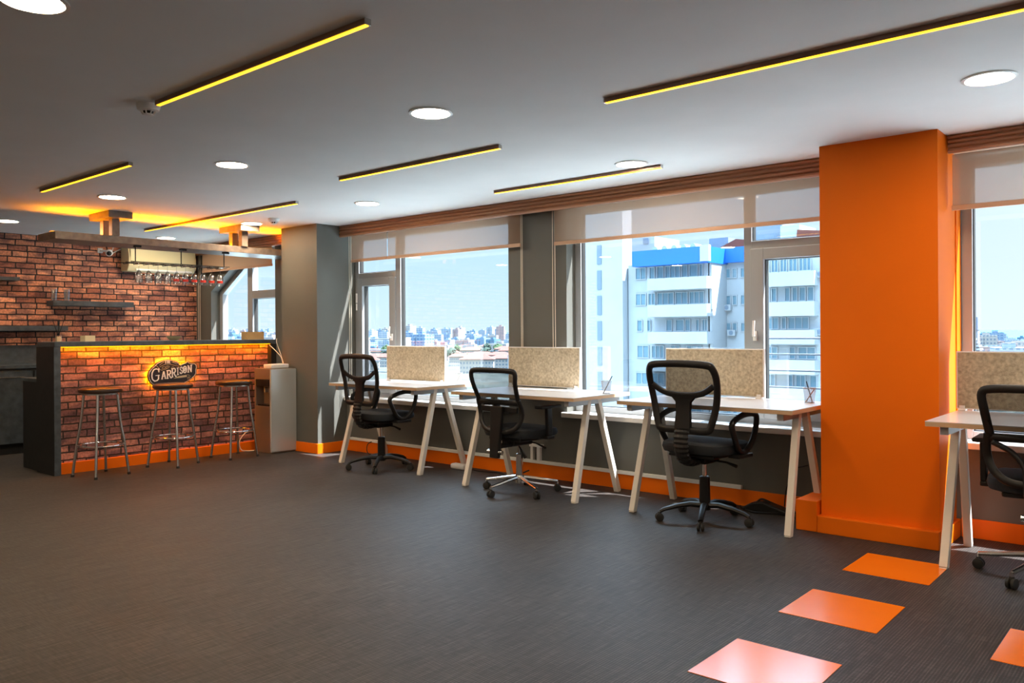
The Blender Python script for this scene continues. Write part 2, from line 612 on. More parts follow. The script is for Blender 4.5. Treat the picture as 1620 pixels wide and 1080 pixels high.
    def ball(s, c, r, seg=12, rings=8, mi=0, sz=1.0, jit=0.0):
        c = Vector(c)
        v, f = [], []
        for i in range(rings + 1):
            th = PI * i / rings
            for j in range(seg):
                a = 2 * PI * j / seg
                q = r * (1 + random.uniform(-jit, jit))
                v.append(c + Vector((q * math.sin(th) * math.cos(a), q * math.sin(th) * math.sin(a), q * math.cos(th) * sz)))
        for i in range(rings):
            for j in range(seg):
                f.append((i * seg + j, (i + 1) * seg + j, (i + 1) * seg + (j + 1) % seg, i * seg + (j + 1) % seg))
        return s.add(v, f, mi)

    def build(s, name, mats, parent=None, smooth=False, bevel=0.0, W=False, segs=2, base=None):
        """W: vertices are world coordinates, the parent is only translated"""
        vs_ = s.v
        loc = Vector((0, 0, 0))
        if W and parent is not None:
            o_ = parent.matrix_world.translation if parent.parent is None and False else world_loc(parent)
            vs_ = [p - o_ for p in vs_]
        if parent is None:
            lo = [min(p[i] for p in vs_) for i in range(3)]
            hi = [max(p[i] for p in vs_) for i in range(3)]
            loc = Vector(((lo[0] + hi[0]) / 2, (lo[1] + hi[1]) / 2, lo[2])) if base is None else Vector(base)
            vs_ = [p - loc for p in vs_]
        me = bpy.data.meshes.new(name)
        me.from_pydata([tuple(p) for p in vs_], [], s.f)
        mats = mats if isinstance(mats, (list, tuple)) else [mats]
        for m_ in mats:
            me.materials.append(M[m_] if isinstance(m_, str) else m_)
        if len(mats) > 1:
            for p_, mi in zip(me.polygons, s.m):
                p_.material_index = mi
        import bmesh as _b
        bm = _b.new()
        bm.from_mesh(me)
        _b.ops.recalc_face_normals(bm, faces=bm.faces)
        bm.to_mesh(me)
        bm.free()
        if smooth:
            for p_ in me.polygons:
                p_.use_smooth = True
            try:
                me.set_sharp_from_angle(angle=math.radians(40))
            except Exception:
                pass
        o = bpy.data.objects.new(name, me)
        COL.objects.link(o)
        o.location = loc
        if parent is not None:
            o.parent = parent
        if bevel:
            md = o.modifiers.new('bevel', 'BEVEL')
            md.width = bevel
            md.segments = segs
            md.limit_method = 'ANGLE'
            md.angle_limit = math.radians(35)
        return o


def world_loc(o):
    p = Vector(o.location)
    while o.parent is not None:
        o = o.parent
        p = p + Vector(o.location)
    return p


def tag(o, label=None, cat=None, group=None, kind=None):
    if label: o['label'] = label
    if cat: o['category'] = cat
    if group: o['group'] = group
    if kind: o['kind'] = kind
    return o


def thing(name, label, cat, loc=(0, 0, 0), rz=0.0, group=None):
    o = bpy.data.objects.new(name, None)
    o.empty_display_size = 0.1
    COL.objects.link(o)
    o.location = loc
    o.rotation_euler = (0, 0, rz)
    return tag(o, label, cat, group)


def struct(name, mb, m, parent=None, **k):
    o = mb.build(name, m, parent, **k)
    if parent is None:
        o['kind'] = 'structure'
    return o


def dup(o, parent=None):
    c = o.copy()
    COL.objects.link(c)
    if parent is not None:
        c.parent = parent
    for ch in list(o.children):
        dup(ch, c)
    return c


def crom(pts, n=6, closed=False):
    P_ = [Vector(p) for p in pts]
    k = len(P_)
    out = []
    rng = range(k) if closed else range(k - 1)
    for i in rng:
        p0 = P_[(i - 1) % k] if closed or i > 0 else P_[i]
        p1 = P_[i]
        p2 = P_[(i + 1) % k]
        p3 = P_[(i + 2) % k] if closed or i < k - 2 else p2
        for j in range(n):
            t = j / n
            out.append(0.5 * ((2 * p1) + (p2 - p0) * t + (2 * p0 - 5 * p1 + 4 * p2 - p3) * t * t + (3 * p1 - p0 - 3 * p2 + p3) * t ** 3))
    if not closed:
        out.append(P_[-1])
    return out


# ================================================================ ROOM SHELL
CZ = 2.396
BX = -10.22            # brick wall face
WY = 5.54              # inner face of the window wall
GY = 5.66              # front face of the window frames
RX, FY = 7.2, -3.4     # unseen far sides of the room
struct('floor', MB().box(-10.35, RX + .13, FY - .13, 5.74, -0.12, 0), 'floor', base=(0, 0, 0))
struct('ceiling', MB().box(-10.35, RX + .13, FY - .13, 5.74, CZ, CZ + 0.12), 'ceiling')
struct('wall_left', MB().box(BX - .13, BX, FY, 5.74, 0, CZ), 'brick', base=(BX, 0, 0))
struct('wall_right', MB().box(RX, RX + .13, FY, 5.74, 0, CZ), 'far_wall')
struct('wall_front', MB().box(BX, RX, FY - .13, FY, 0, CZ), 'far_wall')
# window wall: spandrel below the sills, piers, lintel, all one masonry wall with three openings
wb = MB()
SZ = 0.535
LZ = 2.30
YB = 5.74
wb.box(BX, RX, WY, YB, 0, SZ)
wb.box(BX, RX, WY, YB, LZ, CZ)
wb.box(BX, -9.85, WY, YB, SZ, LZ)
wb.prism([(-9.85, 1.80), (-9.85, LZ), (-8.98, LZ)], 'y', WY, YB)
wb.box(-8.40, -7.065, WY, YB, SZ, LZ)
wb.box(-4.764, -4.121, WY, YB, SZ, LZ)
wb.box(-1.85, -1.179, WY, YB, SZ, LZ)
wb.box(2.2, 2.8, WY, YB, SZ, LZ)
wb.box(6.6, RX, WY, YB, SZ, LZ)
struct('wall_window', wb, 'wall')
struct('wall_pillar_grey', MB().box(-7.70, -7.065, 5.16, WY, 0, CZ), 'wall')
struct('wall_pillar_orange', MB().box(-1.85, -1.179, 5.13, WY + .0, 0, CZ), 'orange')
struct('wall_reveal_orange', MB().box(-1.179, -1.172, WY, 5.655, SZ + .04, LZ), 'orange')
# baseboards
bt = .012
struct('baseboard_pillar_grey', MB().box(-7.70, -7.065 + bt, 5.16 - bt, 5.16, 0, .105).box(-7.065, -7.065 + bt, 5.16, WY, 0, .105), 'orange', bevel=.003)
struct('baseboard_window', MB().box(-7.05, -1.99, WY - .015, WY, 0, .115), 'orange', bevel=.003)
struct('baseboard_pillar_orange', MB().box(-1.86, -1.172, 5.08, 5.13, 0, .105).box(-1.179, -1.155, 5.13, WY, 0, .105), 'orange', bevel=.004)
struct('baseboard_right', MB().box(-1.15, RX, WY - .015, WY, 0, .115), 'orange', bevel=.003)
struct('trim_1', MB().box(-1.995, -1.862, 5.085, WY - .02, 0, .19), 'orange', bevel=.004)

# cornices with ribbed fronts
def cornice(n, x0, x1, yf, zb):
    prof = [(WY + .0, CZ), (yf + .01, CZ)]
    k = 4
    h = (CZ - zb) / k
    for i in range(k):
        zt = CZ - i * h
        for a in (0, .35, .7, 1.0):
            prof.append((yf + .010 - .013 * math.sin(PI * min(1, a * .96 + .02)), zt - h * a * .97))
    prof += [(yf + .012, zb), (yf + .03, zb), (yf + .03, zb + .07), (WY, zb + .07)]
    return struct('trim_%d' % n, MB().prism(prof, 'x', x0, x1), 'cornice')
cornice(2, -7.06, -1.855, 5.446, 2.275)
cornice(3, -1.172, RX, 5.335, 2.29)
cornice(4, BX + .005, -7.705, 5.446, 2.275)

# sills
for i, (a, b, yf) in enumerate(((-7.06, -4.73, 5.49), (-4.155, -1.855, 5.495), (-1.165, 2.2, 5.495), (-9.85, -8.4, 5.50))):
    m_ = MB().box(a, b, yf, WY, SZ + .0, SZ + .042)
    aa, bb = max(a, (-7.064, -4.12, -1.17, -9.849)[i]), min(b, (-4.765, -1.851, 2.199, -8.401)[i])
    m_.box(aa, bb, WY, GY + .0, SZ, SZ + .042)
    struct('trim_%d' % (5 + i), m_, 'upvc_w', bevel=.006)

# ---------------------------------------------------------------- windows
FZ0 = SZ + .042
def frame_rect(mb, x0, x1, z0, z1, wl, wr, wb_, wt, y0, y1):
    mb.box(x0, x0 + wl, y0, y1, z0, z1)
    mb.box(x1 - wr, x1, y0, y1, z0, z1)
    mb.box(x0 + wl, x1 - wr, y0, y1, z0, z0 + wb_)
    mb.box(x0 + wl, x1 - wr, y0, y1, z1 - wt, z1)
    return mb

def pane(x0, x1, z0, z1, par, y=GY + .045):
    MB().box(x0, x1, y - .003, y + .003, z0, z1).build('pane', 'glass', par, W=True)
    g = MB()
    frame_rect(g, x0 - .004, x1 + .004, z0 - .004, z1 + .004, .01, .01, .01, .01, y - .028, y + .02)
    g.build('gasket', 'gasket', par, W=True)

def handle(x, z, par, y=GY - .0):
    h_ = MB().box(x - .014, x + .014, y - .03, y - .018, z - .035, z + .035)
    h_.tube([(x, y - .03, z), (x, y - .055, z), (x + .002, y - .06, z + .01), (x + .004, y - .055, z + .11)], .009, 8)
    h_.build('window_handle', 'upvc_w', par, W=True, smooth=True)

def window(n, x0, x1, label):
    return struct('window_%d' % n, frame_rect(MB(), x0, x1, FZ0, LZ, .06, .06, .05, .05, GY, GY + .07), 'upvc', bevel=.004)

w1 = window(1, -7.063, -4.766, '')
f = MB().box(-6.41, -6.335, GY, GY + .07, FZ0 + .05, LZ - .05)                      # mullion
f.box(-7.003, -6.41, GY, GY + .07, 1.83, 1.897)                                 # transom
f.build('mullion', 'upvc', w1, W=True, bevel=.004)
s_ = MB()
frame_rect(s_, -7.012, -6.40, FZ0 + .045, 1.835, .084, .092, .085, .08, GY - .018, GY + .05)
sash = s_.build('sash', 'upvc', w1, W=True, bevel=.005)
pane(-6.928, -6.492, FZ0 + .13, 1.755, sash)
pane(-7.003, -6.41, 1.897, LZ - .05, w1)
pane(-6.335, -4.826, FZ0 + .05, LZ - .05, w1)
handle(-6.445, 1.21, w1, GY - .002)
MB().tube([(-7.015, GY - .022, 1.58), (-7.015, GY - .022, 1.68)], .011, 8).tube([(-7.015, GY - .022, 1.50), (-7.015, GY - .022, 1.57)], .009, 8).build('hinge', 'upvc_w', w1, W=True, smooth=True)

w2 = window(2, -4.119, -1.852, '')
f = MB().box(-2.595, -2.535, GY, GY + .07, FZ0 + .05, LZ - .05)
f.box(-2.535, -1.912, GY, GY + .07, 1.84, 1.903)
f.build('mullion', 'upvc', w2, W=True, bevel=.004)
s_ = MB()
frame_rect(s_, -2.54, -1.90, FZ0 + .045, 1.845, .1, .085, .085, .08, GY - .018, GY + .05)
sash = s_.build('sash', 'upvc', w2, W=True, bevel=.005)
pane(-2.44, -1.985, FZ0 + .13, 1.765, sash)
pane(-2.535, -1.912, 1.903, LZ - .05, w2)
pane(-4.059, -2.595, FZ0 + .05, LZ - .05, w2)
handle(-2.50, 1.215, w2, GY - .002)

w3 = window(3, -1.17, 2.19, '')
f = MB().box(.55, .61, GY, GY + .07, FZ0 + .05, LZ - .05)
f.build('mullion', 'upvc', w3, W=True, bevel=.004)
pane(-1.11, .55, FZ0 + .05, LZ - .05, w3)
pane(.61, 2.13, FZ0 + .05, LZ - .05, w3)

w5_unseen = window(5, 2.81, 6.59, '')  # unseen window farther along the wall, added for daylight from the right
MB().box(4.65, 4.71, GY, GY + .07, FZ0 + .05, LZ - .05).build('mullion', 'upvc', w5_unseen, W=True, bevel=.004)
pane(2.87, 4.65, FZ0 + .05, LZ - .05, w5_unseen)
pane(4.71, 6.53, FZ0 + .05, LZ - .05, w5_unseen)

# bar window, its upper left corner cut at a slant
f = MB()
x0, x1 = -9.89 + .045, -8.405
o1 = [(x0, FZ0), (x1, FZ0), (x1, LZ), (-8.98, LZ), (x0, 1.80)]
i1 = [(x0 + .075, FZ0 + .05), (x1 - .06, FZ0 + .05), (x1 - .06, LZ - .05), (-8.965, LZ - .05), (x0 + .075, 1.765)]
for k in range(5):
    a, b, c, d = o1[k], o1[(k + 1) % 5], i1[(k + 1) % 5], i1[k]
    f.prism([a, b, c, d], 'y', GY, GY + .07)
w4 = struct('window_4', f, 'upvc')
f = MB().box(-9.17, -9.06, GY - .01, GY + .07, FZ0 + .05, 2.13).box(-9.06, x1 - .06, GY - .01, GY + .07, 1.69, 1.79)
f.build('mullion', 'upvc', w4, W=True, bevel=.004)
g = MB().prism([(x0 + .075, FZ0 + .05), (-9.17, FZ0 + .05), (-9.17, 2.155), (x0 + .075, 1.765)], 'y', GY + .04, GY + .046)
g.build('pane', 'glass', w4, W=True)
pane(-9.06, x1 - .06, FZ0 + .05, 1.69, w4)
MB().prism([(-9.06, 1.79), (x1 - .06, 1.79), (x1 - .06, LZ - .05), (-8.965, LZ - .05), (-9.06, 2.2)], 'y', GY + .04, GY + .046).build('pane', 'glass', w4, W=True)

# ---------------------------------------------------------------- roller blinds
def blind(x0, x1, y, z, label, m='blind', cords=(), zc=(0.95,)):
    t = thing('roller_blind', label, 'blind', ((x0 + x1) / 2, y, z), group='roller blinds at the windows')
    MB().box(x0, x1, y - .0008, y + .0008, z + .03, 2.285).build('fabric', m, t, W=True)
    MB().box(x0 - .004, x1 + .004, y - .006, y + .006, z, z + .03).build('hem_bar', 'hem', t, W=True, bevel=.003)
    MB().lathe([(.022, x0), (.022, x1)], 16, (0, y + .03, 2.315), axis='x').build('roller_tube', 'hem', t, W=True, smooth=True)
    for cx, cz in cords:
        MB().tube([(cx, y + .035, 2.28), (cx, y + .035, (2.28 + cz) / 2), (cx + .003, y + .035, cz)], .0032, 6).build('pull_cord', 'cord', t, W=True, smooth=True)
    return t

BY = 5.468
blind(-6.90, -6.335, BY + .015, 1.998, 'narrow half-lowered beige roller blind beside the grey pillar', cords=((-6.985, .35), (-6.955, .35)))
blind(-6.322, -4.58, BY + .015, 1.998, 'half-lowered beige roller blind left of the narrow grey window pier', cords=((-4.60, .80), (-4.585, .80)))
blind(-4.20, -1.856, BY + .015, 1.98, 'half-lowered beige roller blind left of the orange pillar', cords=((-4.25, .80), (-4.225, .80)))
blind(-1.157, 2.1, 5.38, 1.955, 'half-lowered beige roller blind right of the orange pillar')
blind(-9.93, -8.35, BY, 2.045, 'beige roller blind over the slanted window behind the bar', m='blind_solid', cords=((-10.1, .95), (-10.06, .95)))

# window guard rails outside the opening sashes
def guard(x0, x1, zs, label):
    t = thing('window_guard_rail', label, 'guard rail', ((x0 + x1) / 2, 5.95, zs[-1]), group='guard rails outside the sashes')
    for z in zs:
        MB().tube([(x0, 5.95, z), (x1, 5.95, z)], .007, 8).build('bar', 'slab', t, W=True, smooth=True)
    for x in (x0 + .012, x1 - .012):
        MB().box(x - .012, x + .012, 5.745, 5.955, zs[-1] - .02, zs[0] + .02).build('bracket', 'rail', t, W=True)
guard(-7.2, -6.5, (1.183, 1.062, .942, .824), 'grey horizontal guard rails outside the leftmost desk window sash')
guard(-2.60, -1.86, (1.194, 1.075, .955, .83), 'grey horizontal guard rails outside the sash next to the orange pillar')

# cable duct above the baseboard
t = thing('cable_duct', 'white cable duct running above the orange baseboard under the windows', 'cable duct', (-4.8, WY - .01, .125))
MB().box(-6.98, -2.56, WY - .028, WY - .0005, .118, .145).build('trunking', 'upvc_w', t, W=True, bevel=.002)
MB().box(-4.50, -4.47, WY - .03, WY - .001, .145, .26).build('riser', 'upvc_w', t, W=True, bevel=.002)
MB().box(-4.43, -4.395, WY - .03, WY - .001, .145, .26).build('riser', 'upvc_w', t, W=True, bevel=.002)
MB().box(-4.51, -4.37, WY - .034, WY - .001, .26, .285).build('cap', 'upvc_w', t, W=True, bevel=.002)

# ---------------------------------------------------------------- ceiling lights
def downlight_parts(t, r=.1):
    MB().lathe([(r + .014, CZ - .001), (r + .014, CZ - .006), (r, CZ - .008), (r - .004, CZ - .003)], 40).build('trim_ring', 'white', t, smooth=True)
    MB().lathe([(r - .006, CZ - .0015), (r - .008, CZ - .0045)], 40).build('diffuser', 'lamp', t)
first = None
DL = [(-3.08, 2.97, 'round ceiling downlight in the middle of the ceiling, between the long light lines'),
      (-3.0, 4.78, 'round ceiling downlight above the mesh chairs, next to the light line near the cornice'),
      (-.76, 4.25, 'round ceiling downlight at the right edge of the room, above the rightmost desk'),
      (-5.64, 4.66, 'round ceiling downlight above the leftmost desk, in front of the wooden cornice'),
      (-5.02, 2.98, 'round ceiling downlight right of the short light line, towards the bar stools'),
      (-6.93, 3.02, 'round ceiling downlight in front of the bar canopy, beside the shortest light line'),
      (-9.14, 2.95, 'round ceiling downlight at the left edge, nearest the brick wall'),
      (-3.06, 1.07, 'large near round ceiling downlight in the top left corner'),
      (-7.54, 4.70, 'round ceiling downlight just over the right canopy bracket'),
      (-9.40, 4.72, 'round ceiling downlight behind the bar canopy above the wine glasses')]
HID = [(-5.0, 1.0), (-7.0, 1.0), (-9.1, 1.0), (-5.0, -1.0), (-7.0, -1.2), (-1.0, 1.9), (1.1, 3.0), (1.1, 1.0), (-.9, -.6), (-3.0, -1.2), (1.2, -1.0)]  # unseen downlights, added to give the room more light
for x, y, lab in DL + [(a, b, None) for a, b in HID]:
    lab = lab or 'unseen round ceiling downlight added for room light'
    if first is None:
        first = thing('ceiling_downlight', lab, 'ceiling light', (x, y, 0), group='round ceiling downlights')
        downlight_parts(first)
    else:
        d = dup(first)
        d.location = (x, y, 0)
        d['label'] = lab

def strip(x0, x1, y, lab):
    t = thing('ceiling_light_line', lab, 'light strip', ((x0 + x1) / 2, y, CZ - .026), group='surface light lines')
    MB().box(x0, x1, y - .013, y + .013, CZ - .022, CZ - .0005).build('profile', 'profile', t, W=True, bevel=.002)
    MB().box(x0 + .004, x1 - .004, y - .007, y + .009, CZ - .026, CZ - .022).build('led_diffuser', 'led', t, W=True)
    for xx in (x0 - .004, x1):
        MB().box(xx, xx + .004, y - .014, y + .014, CZ - .024, CZ - .0005).build('end_cap', 'steel', t, W=True)
strip(-3.92, -2.33, 1.93, 'glowing yellow ceiling light line beside the large smoke detector')
strip(-2.254, .9, 3.36, 'longest yellow ceiling light line, running out at the upper right')
strip(-4.856, -3.295, 3.76, 'yellow ceiling light line in the middle of the ceiling, left of centre downlight')
strip(-6.97, -5.45, 2.495, 'short yellow ceiling light line farthest left, in front of the bar')
strip(-8.79, -6.0, 4.18, 'thin yellow ceiling light line crossing above the bar canopy')
strip(-4.39, -2.86, 4.945, 'thin yellow ceiling light line closest to the wooden cornice')

def detector(x, y, lab, s=1.0):
    t = thing('smoke_detector', lab, 'smoke detector', (x, y, CZ - .06 * s), group='ceiling smoke detectors')
    z = .06 * s
    MB().lathe([(.055 * s, z - .0005), (.055 * s, z - .012), (.05 * s, z - .03 * s), (.036 * s, z - .034 * s)], 28).build('base', 'white', t, smooth=True)
    c = MB().lathe([(.026 * s, z - .048 * s), (.024 * s, z - .054 * s), (.01 * s, z - .058 * s)], 20)
    for k in range(8):
        a = k * PI / 4
        c.bar((.036 * s * math.cos(a), .036 * s * math.sin(a), z - .033 * s), (.024 * s * math.cos(a), .024 * s * math.sin(a), z - .05 * s), .007, .004)
    c.build('sensor_head', 'white', t)
    MB().lathe([(.024 * s, z - .033 * s), (.02 * s, z - .049 * s)], 16).build('chamber', 'black', t)
detector(-4.02, 1.93, 'large round smoke detector at the end of the near light line', 1.0)
detector(-7.08, 4.66, 'small round smoke detector near the grey pillar', 1.0)

# ================================================================ DESKS
DZ = .776
def desk(x0, lab, first_=[None]):
    W_, D_ = 1.235, .75
    y0 = 4.75
    if first_[0] is None:
        t = thing('desk', lab, 'desk', (x0, y0, 0), group='white trestle desks along the windows')
        b = MB().box(0, W_, 0, D_, DZ - .004, DZ)
        b.build('desk_top', 'desk', t)
        MB().box(.0005, W_ - .0005, .0005, D_ - .0005, DZ - .027, DZ - .004).build('edge_band', 'edge', t)
        for xe in (.085, W_ - .085):
            MB().box(xe - .02, xe + .02, .03, D_ - .05, DZ - .069, DZ - .027).build('cross_rail', 'rail', t)
        for xe, sg in ((.085, 1), (W_ - .085, -1)):
            xx = xe - sg * .02
            xt = xe
            for yt, yf in ((.30, .095), (.42, .665)):
                l = MB().bar((xt, yt, DZ - .03), (xx, yf, .004), .042, .042)
                l.box(xx - .02, xx + .02, yf - .02, yf + .02, 0, .006)
                l.build('leg', 'leg', t, bevel=.003)
        first_[0] = t
        return t
    d_ = dup(first_[0])
    d_.location = (x0, y0, 0)
    d_['label'] = lab
    return d_
d1 = desk(-6.475, 'leftmost white desk, standing between the grey pillar and the narrow pier')
d1.location.y = 4.86
d2 = desk(-4.712, 'second white desk from the left, in front of the narrow grey pier')
d3 = desk(-3.124, 'third white desk, just left of the orange pillar')
d4 = desk(-1.134, 'rightmost white desk, cut off at the photo edge beyond the orange pillar')
d4.location.y = 4.64
d3.location.y = 4.77

def screen(x0, x1, y, lab):
    t = thing('desk_screen', lab, 'desk screen', ((x0 + x1) / 2, y, DZ), group='felt desk screens')
    MB().box(x0 + .006, x1 - .022, y - .012, y + .008, DZ + .016, 1.117).build('felt_panel', 'felt', t, W=True, bevel=.003)
    fr = frame_rect(MB(), x0, x1 - .012, DZ + .010, 1.124, .006, .01, .006, .007, y - .008, y + .014)
    fr.build('frame', 'white_frame', t, W=True)
    for xx in (x0 + .03, x1 - .05):
        MB().box(xx - .02, xx + .02, y - .03, y + .02, DZ, DZ + .010).box(xx - .015, xx + .015, y - .022, y - .012, DZ + .010, DZ + .03).build('clamp', 'white_frame', t, W=True, bevel=.002)
screen(-6.30, -5.46, 5.45, 'speckled felt desk screen on the leftmost desk')
screen(-4.72, -3.93, 5.49, 'speckled felt desk screen on the desk in front of the grey pier')
screen(-3.145, -2.355, 5.49, 'speckled felt desk screen on the desk left of the orange pillar')
screen(-1.140, -.30, 5.38, 'speckled felt desk screen on the rightmost desk beyond the orange pillar')

def pencup(x, y, lab, rods, sq=False):
    t = thing('pen_cup', lab, 'pen cup', (x, y, DZ), group='wire mesh pen cups')
    MB().lathe([(.03, .003), (.041, .097)], 24).build('mesh_wall', 'wire', t, smooth=True)
    MB().lathe([(.001, 0), (.031, 0), (.031, .004), (.001, .004)], 24).build('bottom', 'rail', t)
    MB().tube([(.0415 * math.cos(a * PI / 12), .0415 * math.sin(a * PI / 12), .098) for a in range(24)], .0018, 6, closed=True).build('rim', 'rail', t)
    MB().tube([(.0305 * math.cos(a * PI / 12), .0305 * math.sin(a * PI / 12), .003) for a in range(24)], .0018, 6, closed=True).build('foot_ring', 'rail', t)
    for k, (a, b, m_, nm, lb) in enumerate(rods):
        pn = MB().tube([Vector((x, y, DZ)) + Vector(a), Vector((x, y, DZ)) + Vector(b)], .0037, 8).build(nm, m_, None)
        tag(pn, lb, nm)
pencup(-5.38, 5.52, 'mesh pen cup on the leftmost desk', (((-.02, .0, .005), (.03, .01, .092), 'rail', 'pen', 'grey pen leaning in the cup on the leftmost desk'),))
pencup(-3.53, 5.25, 'mesh pen cup on the desk in front of the grey pier', (((-.02, -.012, .005), (.04, .02, .135), 'black', 'pen', 'black pen leaning in the cup on the second desk'),))
pencup(-2.01, 5.37, 'mesh pen cup beside the orange pillar', (((.018, -.0, .005), (-.02, .0, .14), 'black', 'pen', 'black pen standing in the cup beside the orange pillar'), ((-.02, -.012, .005), (.03, .005, .09), 'profile', 'pencil', 'brown pencil crossing in the cup beside the orange pillar')))

# ================================================================ CHAIRS
def star_base(t, col, R, ang0, chrome):
    m_ = 'chrome' if chrome else 'black'
    MB().lathe([(.036, .075), (.038, .12), (.033, .135)], 20).build('hub', m_, t, smooth=True)
    for k in range(5):
        a = math.radians(ang0 + 72 * k)
        c, s = math.cos(a), math.sin(a)
        b = MB()
        if chrome:
            pts = [(.03, .118), (.12, .105), (.22, .088), (R, .078)]
            b.tube([(c * r_, s * r_, z) for r_, z in pts], [.017, .015, .013, .011], 8, ry=[.016, .013, .012, .011])
            b.tube([(c * R, s * R, .082), (c * R, s * R, .045)], .009, 8)
        else:
            pts = [(.02, .105), (.10, .112), (.19, .098), (.27, .078), (R, .062)]
            b.tube([(c * r_, s * r_, z) for r_, z in pts], [.022, .019, .017, .014, .012], 8, ry=[.026, .023, .021, .019, .017])
        b.build('base_arm', m_, t, smooth=True)
        w_ = MB()
        for sgn in (-1, 1):
            cx, cy = c * R - s * .013 * sgn, s * R + c * .013 * sgn
            d = Vector((-s, c, 0)) if True else None
            n = 16
            vs_, fs = [], []
            for q, (rr, off) in enumerate(((.020, -.0095), (.027, -.0065), (.027, .0065), (.020, .0095))):
                for j in range(n):
                    an = 2 * PI * j / n
                    vs_.append(Vector((cx, cy, .027)) + d * off + Vector((c, s, 0)) * math.cos(an) * rr + Vector((0, 0, 1)) * math.sin(an) * rr)
            for q in range(3):
                for j in range(n):
                    fs.append((q * n + j, q * n + (j + 1) % n, (q + 1) * n + (j + 1) % n, (q + 1) * n + j))
            fs += [tuple(range(n)), tuple(range(3 * n, 4 * n))]
            w_.add(vs_, fs)
        w_.tube([(c * R, s * R, .03), (c * R, s * R, .06)], .012, 8)
        w_.build('caster', 'rubber', t, smooth=True)

def back_panel(outline, yf, name, m_, t, inset=.0, n=14):
    """stretched net filling an outline (x half widths as a function of z)"""
    rows = []
    z0, z1 = outline[0][0], outline[-1][0]
    for i in range(n + 1):
        z = z0 + (z1 - z0) * i / n
        for (za, xa), (zb_, xb) in zip(outline, outline[1:]):
            if za <= z <= zb_ + 1e-6:
                hw = xa + (xb - xa) * (z - za) / (zb_ - za)
                break
        hw -= inset
        rows.append([(hw * (j / 4 - 1), yf(z) - .012 * (1 - (j / 4 - 1) ** 2), z) for j in range(9)])
    MB().grid(rows).build(name, m_, t, smooth=True)

def seat_mesh(t, z0=.455, z1=.535, w_=.25, d0=-.22, d1=.26):
    # rounded cushion: stacked superellipse rings
    def ring(k, z):
        out = []
        for j in range(36):
            a = 2 * PI * j / 36
            c, s = math.cos(a), math.sin(a)
            x = math.copysign(abs(c) ** .5, c) * w_ * k
            y = math.copysign(abs(s) ** .55, s) * (d1 - d0) / 2 * k + (d0 + d1) / 2
            zz_ = z - (.02 * max(0, (y - .12) / .14) ** 2 if z > z0 + .03 else 0)
            out.append(Vector((x, y, zz_)))
        return out
    rings = [ring(.82, z0), ring(.96, z0 + .012), ring(1.0, z0 + .04), ring(.97, z1 - .012), ring(.88, z1 - .001), ring(.6, z1 + .003), ring(.2, z1 + .004)]
    b = MB()
    v = [p for r_ in rings for p in r_]
    f_ = []
    for i in range(len(rings) - 1):
        for j in range(36):
            f_.append((i * 36 + j, i * 36 + (j + 1) % 36, (i + 1) * 36 + (j + 1) % 36, (i + 1) * 36 + j))
    f_.append(tuple(range(36)))
    f_.append(tuple(range((len(rings) - 1) * 36, len(rings) * 36)))
    b.add(v, f_)
    b.build('seat', 'fabric', t, smooth=True)
    MB().box(-.17, .17, d0 + .05, d1 - .07, z0 - .022, z0 + .006).build('seat_shell', 'black', t, bevel=.01)

